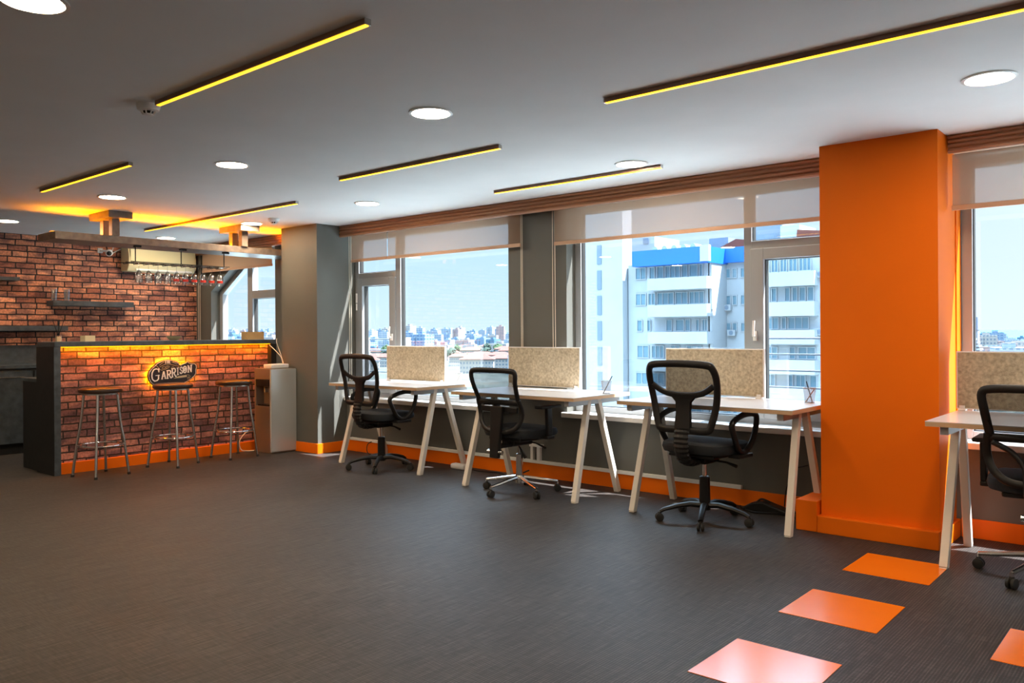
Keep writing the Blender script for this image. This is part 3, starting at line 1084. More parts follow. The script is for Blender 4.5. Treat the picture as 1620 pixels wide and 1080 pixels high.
def chair_a(lab, loc, rz, ang0, group):
    t = thing('office_chair', lab, 'office chair', loc, rz, group)
    star_base(t, None, .30, ang0 - math.degrees(rz), False)
    MB().lathe([(.034, .11), (.036, .12), (.034, .29), (.028, .295)], 20).build('gas_lift_cover', 'black', t, smooth=True)
    MB().lathe([(.014, .29), (.014, .40)], 16).build('piston', 'chrome', t, smooth=True)
    MB().box(-.06, .06, -.09, .09, .385, .43).box(-.035, .035, -.2, -.05, .40, .43).build('tilt_mechanism', 'black', t, bevel=.008)
    MB().tube([(.04, .03, .40), (.14, .04, .395), (.21, .045, .375)], [.007, .007, .012], 8).build('height_lever', 'black', t, smooth=True)
    seat_mesh(t)
    yf = lambda z: -.245 - .09 * max(0, (z - .62)) - .03 * math.sin(max(0, min(1, (z - .62) / .4)) * PI) * -1
    out = [(.20, .60), (.165, .622), (.0, .622), (-.165, .622), (-.20, .66), (-.235, .80), (-.25, .94), (-.235, 1.015), (-.19, 1.038), (0, 1.045), (.19, 1.038), (.235, 1.015), (.25, .94), (.235, .80), (.20, .66)]
    pts = [(x, yf(z), z) for x, z in out[1:]]
    pts = crom(pts, 5, closed=True)
    MB().tube(pts, .015, 10, closed=True, ry=.024, side=(0, 1, 0)).build('back_frame', 'black', t, smooth=True)
    ol = [(.622, .17), (.66, .20), (.80, .235), (.94, .25), (1.015, .235), (1.04, .19)]
    back_panel(ol, yf, 'mesh_back', 'mesh', t, .005)
    # lumbar bow: thin wings and a wide plate going down to the bellows
    sp_ = MB()
    wing = [(-.225, .905), (-.15, .862), (-.06, .845), (.06, .845), (.15, .862), (.225, .905)]
    sp_.tube(crom([(x, yf(z) - .012, z) for x, z in wing], 5), .012, 8, ry=.02, side=(0, 1, 0))
    rows = []
    for z, hw in ((.60, .062), (.66, .062), (.74, .055), (.80, .06), (.83, .09), (.85, .13)):
        rows.append([(-hw, yf(z) - .005, z), (-hw * .9, yf(z) - .022, z), (0, yf(z) - .03, z), (hw * .9, yf(z) - .022, z), (hw, yf(z) - .005, z)])
    for z, hw in ((.85, .13), (.83, .09), (.80, .06), (.74, .055), (.66, .062), (.60, .062)):
        rows.append([(-hw, yf(z) - .005, z), (-hw * .9, yf(z) + .0, z), (0, yf(z) + .002, z), (hw * .9, yf(z), z), (hw, yf(z) - .005, z)])
    sp_.grid(rows)
    sp_.build('back_spine', 'black', t, smooth=True)
    # bellows: ribbed curve under the seat
    bl = MB()
    ps = crom([(0, -.262, .63), (0, -.275, .56), (0, -.27, .49), (0, -.235, .43), (0, -.17, .405), (0, -.1, .41)], 5)
    bl.tube(ps, [.022 if i % 2 else .027 for i in range(len(ps))], 12, ry=[.05 if i % 2 else .056 for i in range(len(ps))], side=(0, 1, 0))
    bl.build('bellows', 'black', t, smooth=False)
    for sg in (-1, 1):
        x = .275 * sg
        ap = crom([(x, -.12, .665), (x, .0, .712), (x, .13, .715), (x, .185, .68), (x, .14, .55), (x - .01 * sg, .05, .475), (x - .01 * sg, -.03, .50), (x, -.09, .58)], 5, closed=True)
        MB().tube(ap, .019, 10, closed=True, ry=.019, side=(1, 0, 0)).build('armrest', 'black', t, smooth=True)
        MB().box(x - .012 - .06 * (sg > 0), x + .012 + .06 * (sg < 0), -.05, .12, .44, .465).build('arm_bracket', 'black', t, bevel=.006)
    return t

def chair_b(lab, loc, rz, ang0, group, style=2):
    t = thing('office_chair', lab, 'office chair', loc, rz, group)
    star_base(t, None, .30, ang0 - math.degrees(rz), True)
    MB().lathe([(.027, .10), (.027, .30), (.02, .305)], 20).build('gas_lift_cover', 'chrome', t, smooth=True)
    MB().lathe([(.014, .30), (.014, .40)], 16).build('piston', 'steel', t, smooth=True)
    MB().box(-.07, .07, -.13, .08, .375, .435).build('tilt_mechanism', 'black', t, bevel=.01)
    lv = MB().tube([(.03, .03, .40), (.13, .05, .39), (.22, .06, .36)], [.006, .006, .009], 8)
    lv.tube([(.0, -.02, .38), (.02, .0, .33), (.05, .02, .27)], [.006, .008, .015], 8)
    lv.build('height_lever', 'black', t, smooth=True)
    seat_mesh(t, .44, .52)
    yf = lambda z: -.24 - .13 * max(0, (z - .52)) + .05 * math.sin(max(0, min(1, (z - .50) / .3)) * PI)
    out = [(0, .965), (.185, .962), (.232, .94), (.225, .86), (.205, .72), (-.205, .72), (-.225, .86), (-.232, .94), (-.185, .962)]
    pts = [(x, yf(z) - (.0 if abs(z - .72) > .01 else .0), z) for x, z in out]
    dense = crom(pts[:5], 5) + crom(pts[5:] + pts[:1], 5)[:-1]
    MB().tube(dense, .014, 10, closed=True, ry=.021, side=(0, 1, 0)).build('back_frame', 'black', t, smooth=True)
    back_panel([(.72, .205), (.86, .225), (.94, .232), (.955, .20)], yf, 'mesh_back', 'mesh', t, .005)
    lo = [(.215, .74), (.225, .64), (.19, .55), (.10, .50), (-.10, .50), (-.19, .55), (-.225, .64), (-.215, .74)]
    MB().tube(crom([(x, yf(z) - .0, z) for x, z in lo], 5), .014, 10, ry=.02, side=(0, 1, 0)).build('lower_back_frame', 'black', t, smooth=True)
    back_panel([(.505, .11), (.55, .185), (.64, .222), (.70, .21)], yf, 'lumbar_mesh', 'mesh', t, .006)
    sp_ = MB()
    if style == 2:
        sp_.bar((0, yf(.68) - .03, .69), (0, -.275, .30), .125, .03, w2=.085, d2=.035)
        sp_.bar((-.19, yf(.66) - .012, .665), (.19, yf(.66) - .012, .665), .045, .02, side=(0, 0, 1))
        sp_.box(-.04, .04, -.28, -.10, .37, .40)
    else:
        for sg in (-1, 1):
            sp_.tube(crom([(.2 * sg, yf(.72) - .015, .70), (.12 * sg, yf(.66) - .025, .655), (.06 * sg, yf(.58) - .035, .58), (.05 * sg, -.28, .45)], 4), .02, 8, ry=.014, side=(0, 1, 0))
        sp_.box(-.06, .06, -.295, -.26, .30, .48)
        sp_.box(-.04, .04, -.28, -.10, .37, .40)
    sp_.build('back_spine', 'black', t, bevel=.006)
    MB().tube([(-.075, -.27, .345), (.075, -.27, .345)], .016, 10).build('adjusting_knob', 'chrome', t, smooth=True)
    for sg in (-1, 1):
        x = .275 * sg
        MB().box(x - .038, x + .038, -.09, .15, .672, .695).build('arm_pad', 'black', t, bevel=.01, segs=3)
        p_ = MB().bar((x, .03, .675), (x, .04, .46), .03, .055, side=(1, 0, 0))
        p_.box(x - .015 - .07 * (sg > 0), x + .015 + .07 * (sg < 0), .0, .09, .435, .46)
        p_.build('arm_post', 'black', t, bevel=.006)
    return t

chair_a('black mesh-back chair with loop arms at the leftmost desk', (-5.835, 4.97, 0), math.radians(-2), 20, 'black office chairs')
chair_b('black mesh chair with T-shaped arms and chrome star base at the second desk', (-4.12, 4.91, 0), math.radians(-3), -25, 'black office chairs')
chair_a('large black mesh-back chair with loop arms and black star base, left of the orange pillar', (-2.545, 4.935, 0), math.radians(-5), 4, 'black office chairs')
chair_b('black chair with chrome base cut off at the right edge of the photo', (-.63, 4.84, 0), math.radians(2), -110, 'black office chairs', style=4)

# ================================================================ FLOOR TILES
for i, (x, y, lab) in enumerate(((-1.467, 4.366, 'orange floor tile nearest the orange pillar'), (-1.467, 3.534, 'orange floor tile in the middle of the row of three'),
                                (-1.467, 2.702, 'orange floor tile nearest the camera, pale with reflected window light'), (-.64, 3.53, 'orange floor tile cut off at the right edge'))):
    tag(MB().box(x, x + .415, y, y + .418, 0, .0025).build('floor_tile', 'orange_tile', None), lab, 'floor tile', 'orange accent floor tiles')

# ================================================================ BAR
BF = -7.80
t = thing('bar_counter', 'brick-fronted bar counter with dark worktop and orange underlighting', 'bar counter', (-8.0, 4.0, 0))
MB().box(-8.16, -7.87, 2.94, 5.15, 0.0, 1.14).build('brick_front', 'brick_bar', t, W=True)
MB().box(-7.87, -7.84, 2.937, 5.09, 0, .10).build('skirting', 'orange', t, W=True, bevel=.003)
MB().box(-8.20, -7.79, 2.885, 5.158, 1.145, 1.19).build('worktop', 'slate', t, W=True, bevel=.003)
MB().box(-8.20, -7.795, 2.88, 2.935, 0, 1.144).build('end_panel', ['slate_dark', 'slate'], t, W=True)
MB().box(-7.795, -7.79, 2.88, 2.935, 0, 1.144).build('end_trim', 'slate', t, W=True)
MB().box(-7.87, -7.80, 5.09, 5.155, 0, 1.144).build('end_post', 'slate_dark', t, W=True)
MB().box(-8.59, -8.20, 2.90, 5.5, 0, .82).build('rear_unit', 'slate_dark', t, W=True)
MB().box(-8.60, -8.20, 2.885, 5.5, .82, .85).build('rear_worktop', 'slate', t, W=True)
MB().box(-7.825, -7.805, 2.95, 5.08, 1.1405, 1.1445).build('led_strip', 'glow3', t, W=True)

# sign with halo
SX = -7.83
def sp2(px_, py_):
    return (3.736 + (px_ - 150) / 1400 * .513, 1.008 - (py_ - 80) / 910 * .31)
t = thing('bar_sign', 'oval black sign reading THE GARRISON in silver letters on the bar front, with orange halo', 'sign', (SX, 4.0, .7))
ol = [(150, 540), (170, 440), (215, 370), (260, 310), (350, 230), (385, 185), (450, 150), (560, 105), (680, 85), (800, 95), (900, 125), (990, 180), (1040, 235), (1080, 262),
      (1160, 215), (1240, 190), (1290, 150), (1330, 195), (1420, 225), (1500, 225), (1545, 260), (1555, 340), (1530, 440), (1540, 520), (1500, 590), (1420, 670), (1330, 740), (1200, 800), (1050, 850),
      (850, 880), (650, 890), (450, 870), (300, 820), (220, 750), (175, 660)]
MB().prism([sp2(*p) for p in ol], 'x', SX - .012, SX).build('sign_board', 'sign_dark', t, W=True)
inner = [(p[0] + (820 - p[0]) * .05, p[1] + (500 - p[1]) * .07) for p in ol]
MB().tube([(SX + .002,) + sp2(*p) for p in inner], .0022, 6, closed=True).build('border_line', 'sign_light', t, W=True)
hal = MB()
big = [(p[0] + (820 - p[0]) * .05, p[1] + (520 - p[1]) * .13) for p in ol]
hal.tube([(SX - .024,) + sp2(*p) for p in big], .005, 6, closed=True)
hal.build('halo_led', 'glow2', t, W=True)
for px_, py_ in ((350, 600), (1300, 500), (750, 250)):
    y_, z_ = sp2(px_, py_)
    MB().box(SX - .04, SX - .012, y_ - .006, y_ + .006, z_ - .006, z_ + .006).build('spacer', 'steel', t, W=True)

GL = {
    'G': [[(.92, .25), (.9, .08), (.6, 0), (.3, .06), (.1, .3), (.06, .55), (.12, .82), (.4, 1), (.7, .97), (.9, .85), (.9, .55)], [(.55, .55), (1.02, .55)], [(.95, 0), (.95, .28)]],
    'A': [[(.06, 1), (.46, 0), (.56, 0), (.94, 1)], [(.22, .64), (.78, .64)], [(-.06, 1), (.24, 1)], [(.76, 1), (1.08, 1)]],
    'R': [[(.16, 1), (.16, 0)], [(.02, 0), (.6, 0), (.86, .1), (.86, .4), (.6, .5), (.18, .5)], [(.5, .5), (.74, .78), (.95, 1), (1.08, 1)], [(.0, 1), (.34, 1)]],
    'I': [[(.5, 0), (.5, 1)], [(.1, 0), (.9, 0)], [(.1, 1), (.9, 1)]],
    'S': [[(.9, .25), (.85, .06), (.5, 0), (.15, .1), (.14, .36), (.5, .48), (.88, .62), (.88, .9), (.5, 1), (.12, .93), (.08, .74)]],
    'O': [[(.5, 0), (.16, .12), (.06, .5), (.16, .88), (.5, 1), (.84, .88), (.94, .5), (.84, .12), (.5, 0)], [(.44, .68), (.56, .32)]],
    'N': [[(.16, 1), (.16, 0), (.82, 1), (.82, 0)], [(-.02, 0), (.24, 0)], [(.66, 0), (1.0, 0)], [(0, 1), (.34, 1)]],
    'T': [[(.5, 0), (.5, 1)], [(.05, 0), (.95, 0)], [(.3, 1), (.7, 1)]],
    'H': [[(.15, 0), (.15, 1)], [(.85, 0), (.85, 1)], [(.15, .5), (.85, .5)]],
    'E': [[(.2, 0), (.2, 1)], [(.1, 0), (.9, 0)], [(.2, .5), (.75, .5)], [(.1, 1), (.9, 1)]],
}
def letter(ch, x0_, y0_, x1_, y1_, th, skew=0.0, m_='sign_light'):
    b = MB()
    for pl in GL[ch]:
        pts = [(SX + .004,) + sp2(x0_ + u * (x1_ - x0_), y0_ + v * (y1_ - y0_) - skew * (u - .5)) for u, v in pl]
        w_l = abs(x1_ - x0_) / 1400 * .513
        for q, (a, c) in enumerate(zip(pts, pts[1:])):
            a, c = Vector(a), Vector(c)
            serif = len(pl) == 2 and abs(pl[0][1] - pl[1][1]) < .01
            tt = min(th * (.6 if serif else 1.0), w_l * .3)
            b.bar(a, c, .006 + .0004 * (q % 3) + (.0002 if serif else 0), tt, side=(1, 0, 0))
            for p_ in (a, c):
                b.lathe([(tt * .5, p_.x - .0025), (tt * .5, p_.x + .0024 + .00005 * q)], 10, (0, p_.y, p_.z), axis='x')
    b.build('letter', m_, t, W=True)
for ch, a in zip('GARRISON', ((250, 350, 465, 700), (530, 440, 640, 645), (672, 410, 790, 635), (808, 360, 925, 600), (950, 345, 1010, 545), (1040, 322, 1112, 520), (1130, 305, 1232, 500), (1260, 285, 1385, 480))):
    letter(ch, *a, .0098, skew=14)
for ch, a in zip('THE', ((615, 120, 665, 200), (680, 118, 725, 200), (738, 120, 785, 202))):
    letter(ch, *a, .005)
orn = MB()
def swirl(cx, cy, r_, turns, dirn=1, st=0):
    pts = []
    for i in range(int(turns * 14)):
        a = st + dirn * i * 2 * PI / 14
        q = r_ * (1 - i / (turns * 14) * .8)
        pts.append((SX + .003,) + sp2(cx + q * math.cos(a) * 1.3, cy + q * math.sin(a)))
    orn.tube(pts, .0016, 5)
swirl(600, 330, 60, 1.6)
swirl(690, 320, 50, 1.5, -1)
swirl(850, 330, 45, 1.2)
swirl(1280, 590, 55, 1.4)
swirl(1290, 680, 40, 1.3, -1)
for pl in ([(480, 300), (600, 240), (750, 235), (880, 265), (1000, 300)], [(470, 250), (560, 180), (600, 170)], [(810, 175), (880, 190), (960, 240)], [(180, 560), (190, 450), (260, 350), (340, 300)], [(200, 700), (330, 790), (520, 840)],
           [(1330, 700), (1440, 620), (1500, 540)], [(300, 310), (330, 280), (400, 270), (480, 370), (560, 400)]):
    orn.tube(crom([(SX + .003,) + sp2(*p) for p in pl], 4), .002, 5)
orn.prism([sp2(*p) for p in ((860, 650), (1000, 590), (1230, 560), (1240, 620), (1050, 640))], 'x', SX, SX + .004)
orn.build('ornament', 'sign_gold', t, W=True)

# canopy hung over the bar
t = thing('bar_canopy', 'long grey-brown slab canopy hung from the ceiling above the bar', 'canopy', (-8.0, 4.0, 2.11))
MB().box(-8.20, -7.80, 2.90, 5.44, 2.11, 2.178).build('slab', 'canopy', t, W=True, bevel=.003)
for y in (3.31, 4.655):
    p_ = MB().box(-8.10, -7.67, y, y + .22, 2.333, CZ - .001).build('ceiling_plate', 'canopy', t, W=True, bevel=.002)
    for x in (-8.0, -7.81):
        MB().box(x - .035, x + .035, y + .075, y + .145, 2.178, 2.333).build('post', 'canopy', t, W=True, bevel=.002)
MB().box(-8.004, -7.988, 2.95, 5.4, 2.179, 2.186).build('led_strip', 'glow3', t, W=True)

MB().box(-8.022, -8.014, 2.93, 5.42, 2.178, 2.201).build('glow_cutoff_lip', 'canopy', t, W=True)  # unseen lip added behind the strip to cut off its ceiling glow
def led_light(name, loc, size, direction, watts, par):
    ld = bpy.data.lights.new(name, 'AREA')
    ld.shape = 'RECTANGLE'
    ld.size = size[0]
    ld.size_y = size[1]
    ld.energy = watts
    ld.color = (1.0, 0.27 if watts > 20 else 0.25, 0.0)
    lo_ = bpy.data.objects.new(name, ld)
    COL.objects.link(lo_)
    lo_.parent = par
    lo_.location = Vector(loc) - Vector(par.location)
    z_ = -Vector(direction).normalized()
    y_ = Vector((0, 1, 0))
    x_ = y_.cross(z_)
    lo_.rotation_euler = Matrix((x_, y_, z_)).transposed().to_euler()
led_light('led_light', (-7.996, 4.175, 2.188), (.014, 2.45), (0.1, 0, 1), 34, t)
led_light('led_light', (-7.808, 4.015, 1.139), (.008, 2.1), (-.45, 0, -1), 13, bpy.data.objects['bar_counter'])

# hanging glass rack
RXX, RZ = -7.98, 1.955
t = thing('glass_rack', 'black wire glass rack clamped under the canopy', 'glass rack', (RXX, 4.12, RZ), group=None)
fr = MB()
for dx in (-.11, 0, .11):
    fr.tube([(RXX + dx, 3.60, RZ), (RXX + dx, 4.64, RZ)], .004, 6)
for k in range(11):
    y = 3.63 + k * .098
    fr.tube([(RXX - .11, y, RZ), (RXX - .11, y, RZ - .012), (RXX + .11, y, RZ - .012), (RXX + .11, y, RZ)], .003, 6)
fr.build('wire_frame', 'black', t, W=True)
for y in (3.645, 4.105, 4.575):
    h_ = MB().tube([(RXX + .11, y, RZ), (RXX + .11, y, 2.108)], .0055, 8)
    h_.build('hanger', 'black', t, W=True)
    MB().box(RXX + .09, RXX + .13, y - .012, y + .04, 2.094, 2.109).tube([(RXX + .13, y - .015, 2.10), (RXX + .13, y + .045, 2.10)], .01, 8).build('clamp', 'black', t, W=True)
first = None
for k in range(10):
    y = 3.70 + k * .0955
    z = RZ - .012
    lab = ('clear wine glass hanging upside down from the rack', 'upside-down wine glass with red print hanging from the rack')[k > 3]
    pos = ('first', 'second', 'third', 'fourth', 'fifth', 'sixth', 'seventh', 'eighth', 'ninth', 'tenth')[k]
    lab = lab + ', ' + pos + ' from the left'
    if first is None or k == 4:
        g_ = thing('wine_glass', lab, 'wine glass', (RXX + .06, y, z - .186), group='hanging wine glasses')
        MB().lathe([(.001, .19), (.034, .19), (.034, .188), (.004, .183), (.0035, .125)], 20).build('foot', 'ware', g_, smooth=True)
        MB().lathe([(.0035, .126), (.014, .116), (.031, .09), (.038, .055), (.0375, .03), (.034, .0), (.0325, .0), (.036, .03), (.0365, .055), (.0295, .089), (.012, .114)], 24).build('bowl', 'ware', g_, smooth=True)
        if k == 4:
            MB().grid([[(rr * math.cos(an), rr * math.sin(an), z_) for an in [math.radians(-75 + q * 11) for q in range(9)]] for rr, z_ in ((.0376, .026), (.0386, .038), (.0388, .05))]).build('red_print', 'red', g_, smooth=True)
        first = g_
    else:
        g_ = dup(first)
        g_.location = (RXX + .06, y, z - .186)
        g_['label'] = lab

# things on the bar
t = thing('reed_diffuser', 'small reed diffuser bottle with black sticks on the left bar end', 'reed diffuser', (-7.93, 2.97, 1.19))
MB().box(-.022, .022, -.022, .022, 0, .058).build('bottle', 'ware', t, bevel=.004)
MB().box(-.0175, .0175, -.0175, .0175, .003, .048).build('liquid', 'paper', t)
MB().lathe([(.012, .058), (.012, .072)], 12).build('collar', 'black', t)
r_ = MB()
for a in ((.03, -.06), (-.02, .02), (.01, .045), (0, .005)):
    r_.tube([(0, 0, .05), (a[0], a[1], .20)], .0028, 6)
r_.build('reeds', 'black', t)
tag(MB().box(-8.06, -7.95, 3.21, 3.30, 1.19, 1.245).build('small_carton', 'paper', None), 'small cream carton on the left part of the bar top', 'carton')
t = thing('bowl', 'shallow cream bowl on the middle of the bar top', 'bowl', (-8.02, 4.10, 1.19))
MB().lathe([(.03, 0), (.04, .003), (.075, .04), (.072, .041), (.038, .008), (.001, .006)], 28).build('bowl_body', 'cream', t, smooth=True)
tag(MB().box(-8.13, -8.0, 4.93, 5.13, 1.19, 1.275).build('cardboard_box', 'card', None), 'small brown cardboard box on the bar top before the slanted window', 'box')

# ================================================================ STOOLS
def stool(x, y, rz, lab, first_=[None]):
    if first_[0] is None:
        t = thing('bar_stool', lab, 'bar stool', (x, y, 0), rz, 'round bar stools')
        MB().lathe([(.001, .735), (.16, .735), (.178, .742), (.183, .755), (.178, .772), (.155, .783), (.08, .788), (.001, .79)], 40).build('seat', 'vinyl_seat', t, smooth=True)
        MB().lathe([(.135, .735), (.15, .735), (.15, .722), (.135, .722)], 40).build('seat_ring', 'steel', t, smooth=True)
        for k in range(4):
            a = PI / 4 + k * PI / 2
            c, s = math.cos(a), math.sin(a)
            pts = crom([(c * .135, s * .135, .73), (c * .15, s * .15, .56), (c * .165, s * .165, .44), (c * .19, s * .19, .30), (c * .228, s * .228, .012)], 5)
            l = MB().tube(pts, .0125, 10)
            lg = l.build('leg', 'steel', t, smooth=True)
            MB().tube([(c * .2265, s * .2265, .02), (c * .23, s * .23, 0)], .015, 10).build('foot_cap', 'rubber', lg)
        MB().tube([(.184 * math.cos(q * PI / 20), .184 * math.sin(q * PI / 20), .275) for q in range(40)], .0085, 8, closed=True).build('foot_ring', 'chrome', t, smooth=True)
        first_[0] = t
        return t
    d_ = dup(first_[0])
    d_.location = (x, y, 0)
    d_.rotation_euler = (0, 0, rz)
    d_['label'] = lab
stool(-7.51, 3.16, math.radians(12), 'round black bar stool farthest left, before the brick bar front')
stool(-7.555, 3.85, math.radians(28), 'middle round bar stool, standing in front of the oval sign')
stool(-7.565, 4.50, math.radians(5), 'round bar stool nearest the water dispenser')

# ================================================================ WATER DISPENSER
t = thing('water_dispenser', 'tall silver water dispenser standing between the bar and the grey pillar', 'water dispenser', (-7.60, 5.0, 0))
b = MB()
b.box(-7.755, -7.443, 4.852, 5.155, .0, .49)
b.box(-7.755, -7.443, 4.95, 5.155, .49, .77)
b.box(-7.755, -7.725, 4.852, 4.95, .49, .77)
b.box(-7.475, -7.443, 4.852, 4.95, .49, .77)
b.box(-7.755, -7.443, 4.852, 5.155, .77, .885)
b.build('cabinet', 'silver_dark', t, W=True, bevel=.006)
MB().box(-7.442, -7.432, 4.846, 5.155, .015, .88).build('side_panel', 'silver', t, W=True, bevel=.004)
MB().tube([(-7.445, 4.855, .02), (-7.445, 4.855, .88)], .014, 12).build('corner_trim', 'silver', t, W=True, smooth=True)
MB().box(-7.72, -7.48, 4.848, 4.852, .70, .77).build('control_strip', 'black', t, W=True)
for x in (-7.64, -7.56):
    MB().box(x - .014, x + .014, 4.90, 4.95, .63, .68).build('tap', 'silver', t, W=True, bevel=.003)
MB().box(-7.70, -7.50, 4.86, 4.945, .492, .505).build('drip_tray', 'black', t, W=True)
MB().box(-7.66, -7.51, 4.90, 5.12, .886, .93).build('top_lid', 'white', t, W=True, bevel=.01)
tag(MB().tube(crom([(-7.786, 5.06, 1.13), (-7.72, 5.09, 1.07), (-7.63, 5.10, 1.0), (-7.60, 5.10, .935)], 6), .004, 6).tube(crom([(-7.784, 5.15, 1.20), (-7.76, 5.135, 1.15), (-7.66, 5.12, 1.02), (-7.60, 5.11, .935)], 6), .004, 6).build('cable', 'cord', None, smooth=True), 'pale cable dropping from the bar end to the water dispenser top', 'cable')
tag(MB().tube(crom([(-7.77, 4.845, .25), (-7.79, 4.83, .22), (-7.79, 4.76, .20), (-7.80, 4.70, .12), (-7.80, 4.72, .03), (-7.78, 4.78, .012), (-7.75, 4.84, .012)], 6), .0045, 6).build('electric_cable', 'cord', None, smooth=True), 'pale cord looping on the wall foot left of the water dispenser', 'cord')

# ================================================================ BACK WALL THINGS
def shelf(y0, y1, z, d, lab, th=.05):
    tag(MB().box(BX + .001, BX + d, y0, y1, z - th, z).build('wall_shelf', 'slate', None, bevel=.003), lab, 'shelf', 'dark floating shelves on the brick wall')
shelf(3.70, 4.62, 1.647, .2, 'short dark floating shelf holding two tumblers on the brick wall', .06)
shelf(2.3, 3.36, 1.895, .2, 'highest dark floating shelf at the left photo edge', .04)
shelf(1.9, 3.86, 1.355, .2, 'long low dark floating shelf on the brick wall above the back counter', .055)
first = None
for y, lab in ((3.745, 'left clear tumbler on the short wall shelf'), (3.885, 'right clear tumbler on the short wall shelf')):
    g_ = thing('tumbler', lab, 'drinking glass', (-10.12, y, 1.648), group='tumblers on the wall shelf')
    MB().lathe([(.001, 0), (.032, 0), (.037, .135), (.035, .135), (.03, .008), (.001, .008)], 24).build('glass_body', 'ware', g_, smooth=True)
t = thing('back_counter', 'dark cabinets with worktop and splashback along the brick wall', 'cabinet', (-9.9, 3.0, 0))
MB().box(BX + .001, -9.62, 1.5, 4.6, 0, .10).build('plinth', 'slate_dark', t, W=True)
MB().box(BX + .001, -9.58, 1.5, 4.6, .10, .90).build('carcass', 'slate_dark', t, W=True)
MB().box(BX + .001, -9.55, 1.48, 4.62, .90, .935).build('worktop', 'slate', t, W=True, bevel=.003)
MB().box(BX + .001, BX + .02, 1.5, 4.6, .936, 1.14).build('splashback', 'slate', t, W=True)
y = 1.53
for k in range(5):
    dr = MB().box(-9.58, -9.562, y, y + .585, .115, .875).build('cabinet_door', 'slate', t, W=True, bevel=.003)
    h_ = MB().tube([(-9.54, y + .08, .81), (-9.54, y + .50, .81)], .007, 8)
    for yy in (y + .12, y + .46):
        h_.tube([(-9.562, yy, .81), (-9.54, yy, .81)], .005, 6)
    h_.build('bar_handle', 'chrome', dr, W=True, smooth=True)
    y += .605

t = thing('air_conditioner', 'aged cream split air conditioner high on the brick wall', 'air conditioner', (BX + .1, 4.95, 2.03))
prof = [(BX + .001, 2.33), (BX + .15, 2.33), (BX + .20, 2.30), (BX + .225, 2.2), (BX + .22, 2.10), (BX + .17, 2.03), (BX + .001, 2.03)]
pr = MB()
n = len(prof)
pr.v = [Vector((x, 4.55, z)) for x, z in prof] + [Vector((x, 5.42, z)) for x, z in prof]
pr.f = [tuple(range(n)), tuple(range(n, 2 * n))] + [(i, (i + 1) % n, (i + 1) % n + n, i + n) for i in range(n)]
pr.m = [0] * len(pr.f)
pr.build('casing', 'cream', t, W=True, bevel=.01)
MB().box(BX + .224, BX + .23, 4.57, 5.40, 2.15, 2.30).build('front_panel', 'cream', t, W=True, bevel=.002)
MB().bar((BX + .19, 4.65, 2.06), (BX + .19, 5.37, 2.06), .012, .05, side=(1, 0, .6)).build('louvre', 'white', t, W=True)
t = thing('security_camera', 'small white dome security camera on the brick wall under the canopy', 'security camera', (BX + .05, 4.33, 2.24))
MB().box(BX + .001, BX + .02, 4.27, 4.33, 2.24, 2.30).bar((BX + .01, 4.30, 2.27), (BX + .10, 4.34, 2.26), .025, .02, side=(0, 0, 1)).build('bracket', 'white', t, W=True, bevel=.004)
MB().ball((BX + .12, 4.36, 2.24), .042, 20, 12).build('housing', 'white', t, W=True, smooth=True)
MB().ball((BX + .140, 4.352, 2.232), .030, 16, 10).build('lens', 'black', t, W=True, smooth=True)
MB().tube([(BX + .10, 4.40, 2.26), (BX + .10, 4.42, 2.31)], .005, 6).build('antenna', 'white', t, W=True)
tag(MB().tube(crom([(BX + .01, 4.44, 2.24), (BX + .015, 4.50, 2.28), (BX + .015, 4.58, 2.32)], 6), .007, 8).build('conduit', 'white', None, smooth=True), 'pale conduit curving up beside the air conditioner on the brick wall', 'conduit')

# ================================================================ CABLES ON THE FLOOR
def cable(pts, r, m_, lab, nm='floor_cable', cat='cable'):
    tag(MB().tube(crom(pts, 6), r, 6).build(nm, m_, None, smooth=True), lab, cat)
cable([(-5.25, 5.46, .007), (-5.0, 5.40, .007), (-4.8, 5.44, .007), (-4.6, 5.38, .007), (-4.48, 5.47, .06)], .006, 'black', 'black cable lying by the baseboard behind the second desk')
cable([(-2.55, 5.48, .006), (-2.4, 5.35, .006), (-2.2, 5.40, .008), (-2.05, 5.30, .006), (-2.02, 5.22, .006)], .008, 'black', 'black cable lying on the floor beside the orange pillar base')
cable([(-2.05, 5.45, .35), (-2.08, 5.44, .34), (-2.14, 5.44, .31), (-2.2, 5.45, .18), (-2.22, 5.46, .05)], .004, 'black', 'thin black cable hanging behind the desk left of the orange pillar', 'hanging_cable')
cable([(-6.60, 5.49, .13), (-6.62, 5.45, .10), (-6.60, 5.44, .02), (-6.45, 5.44, .006), (-6.1, 5.47, .006)], .005, 'black', 'black cable dropping from the duct behind the leftmost chair')
tag(MB().box(-5.34, -5.16, 5.36, 5.44, 0, .05).build('power_adapter', 'white', None, bevel=.02, segs=3), 'white power adapter lying by the rear leg of the leftmost desk', 'power adapter')
t = thing('laptop_bag', 'flat dark bag slumped by the baseboard left of the orange pillar', 'bag', (-2.33, 5.44, 0))
MB().prism([(-.16, 0), (.18, 0), (.20, .02), (.05, .055), (-.02, .075), (-.10, .06), (-.17, .02)], 'y', -.05, .05).build('bag_body', 'black', t, bevel=.012, segs=3)
MB().tube(crom([(-.08, 0, .06), (-.04, 0, .085), (.02, 0, .07)], 5), .006, 6).build('bag_handle', 'rubber', t)

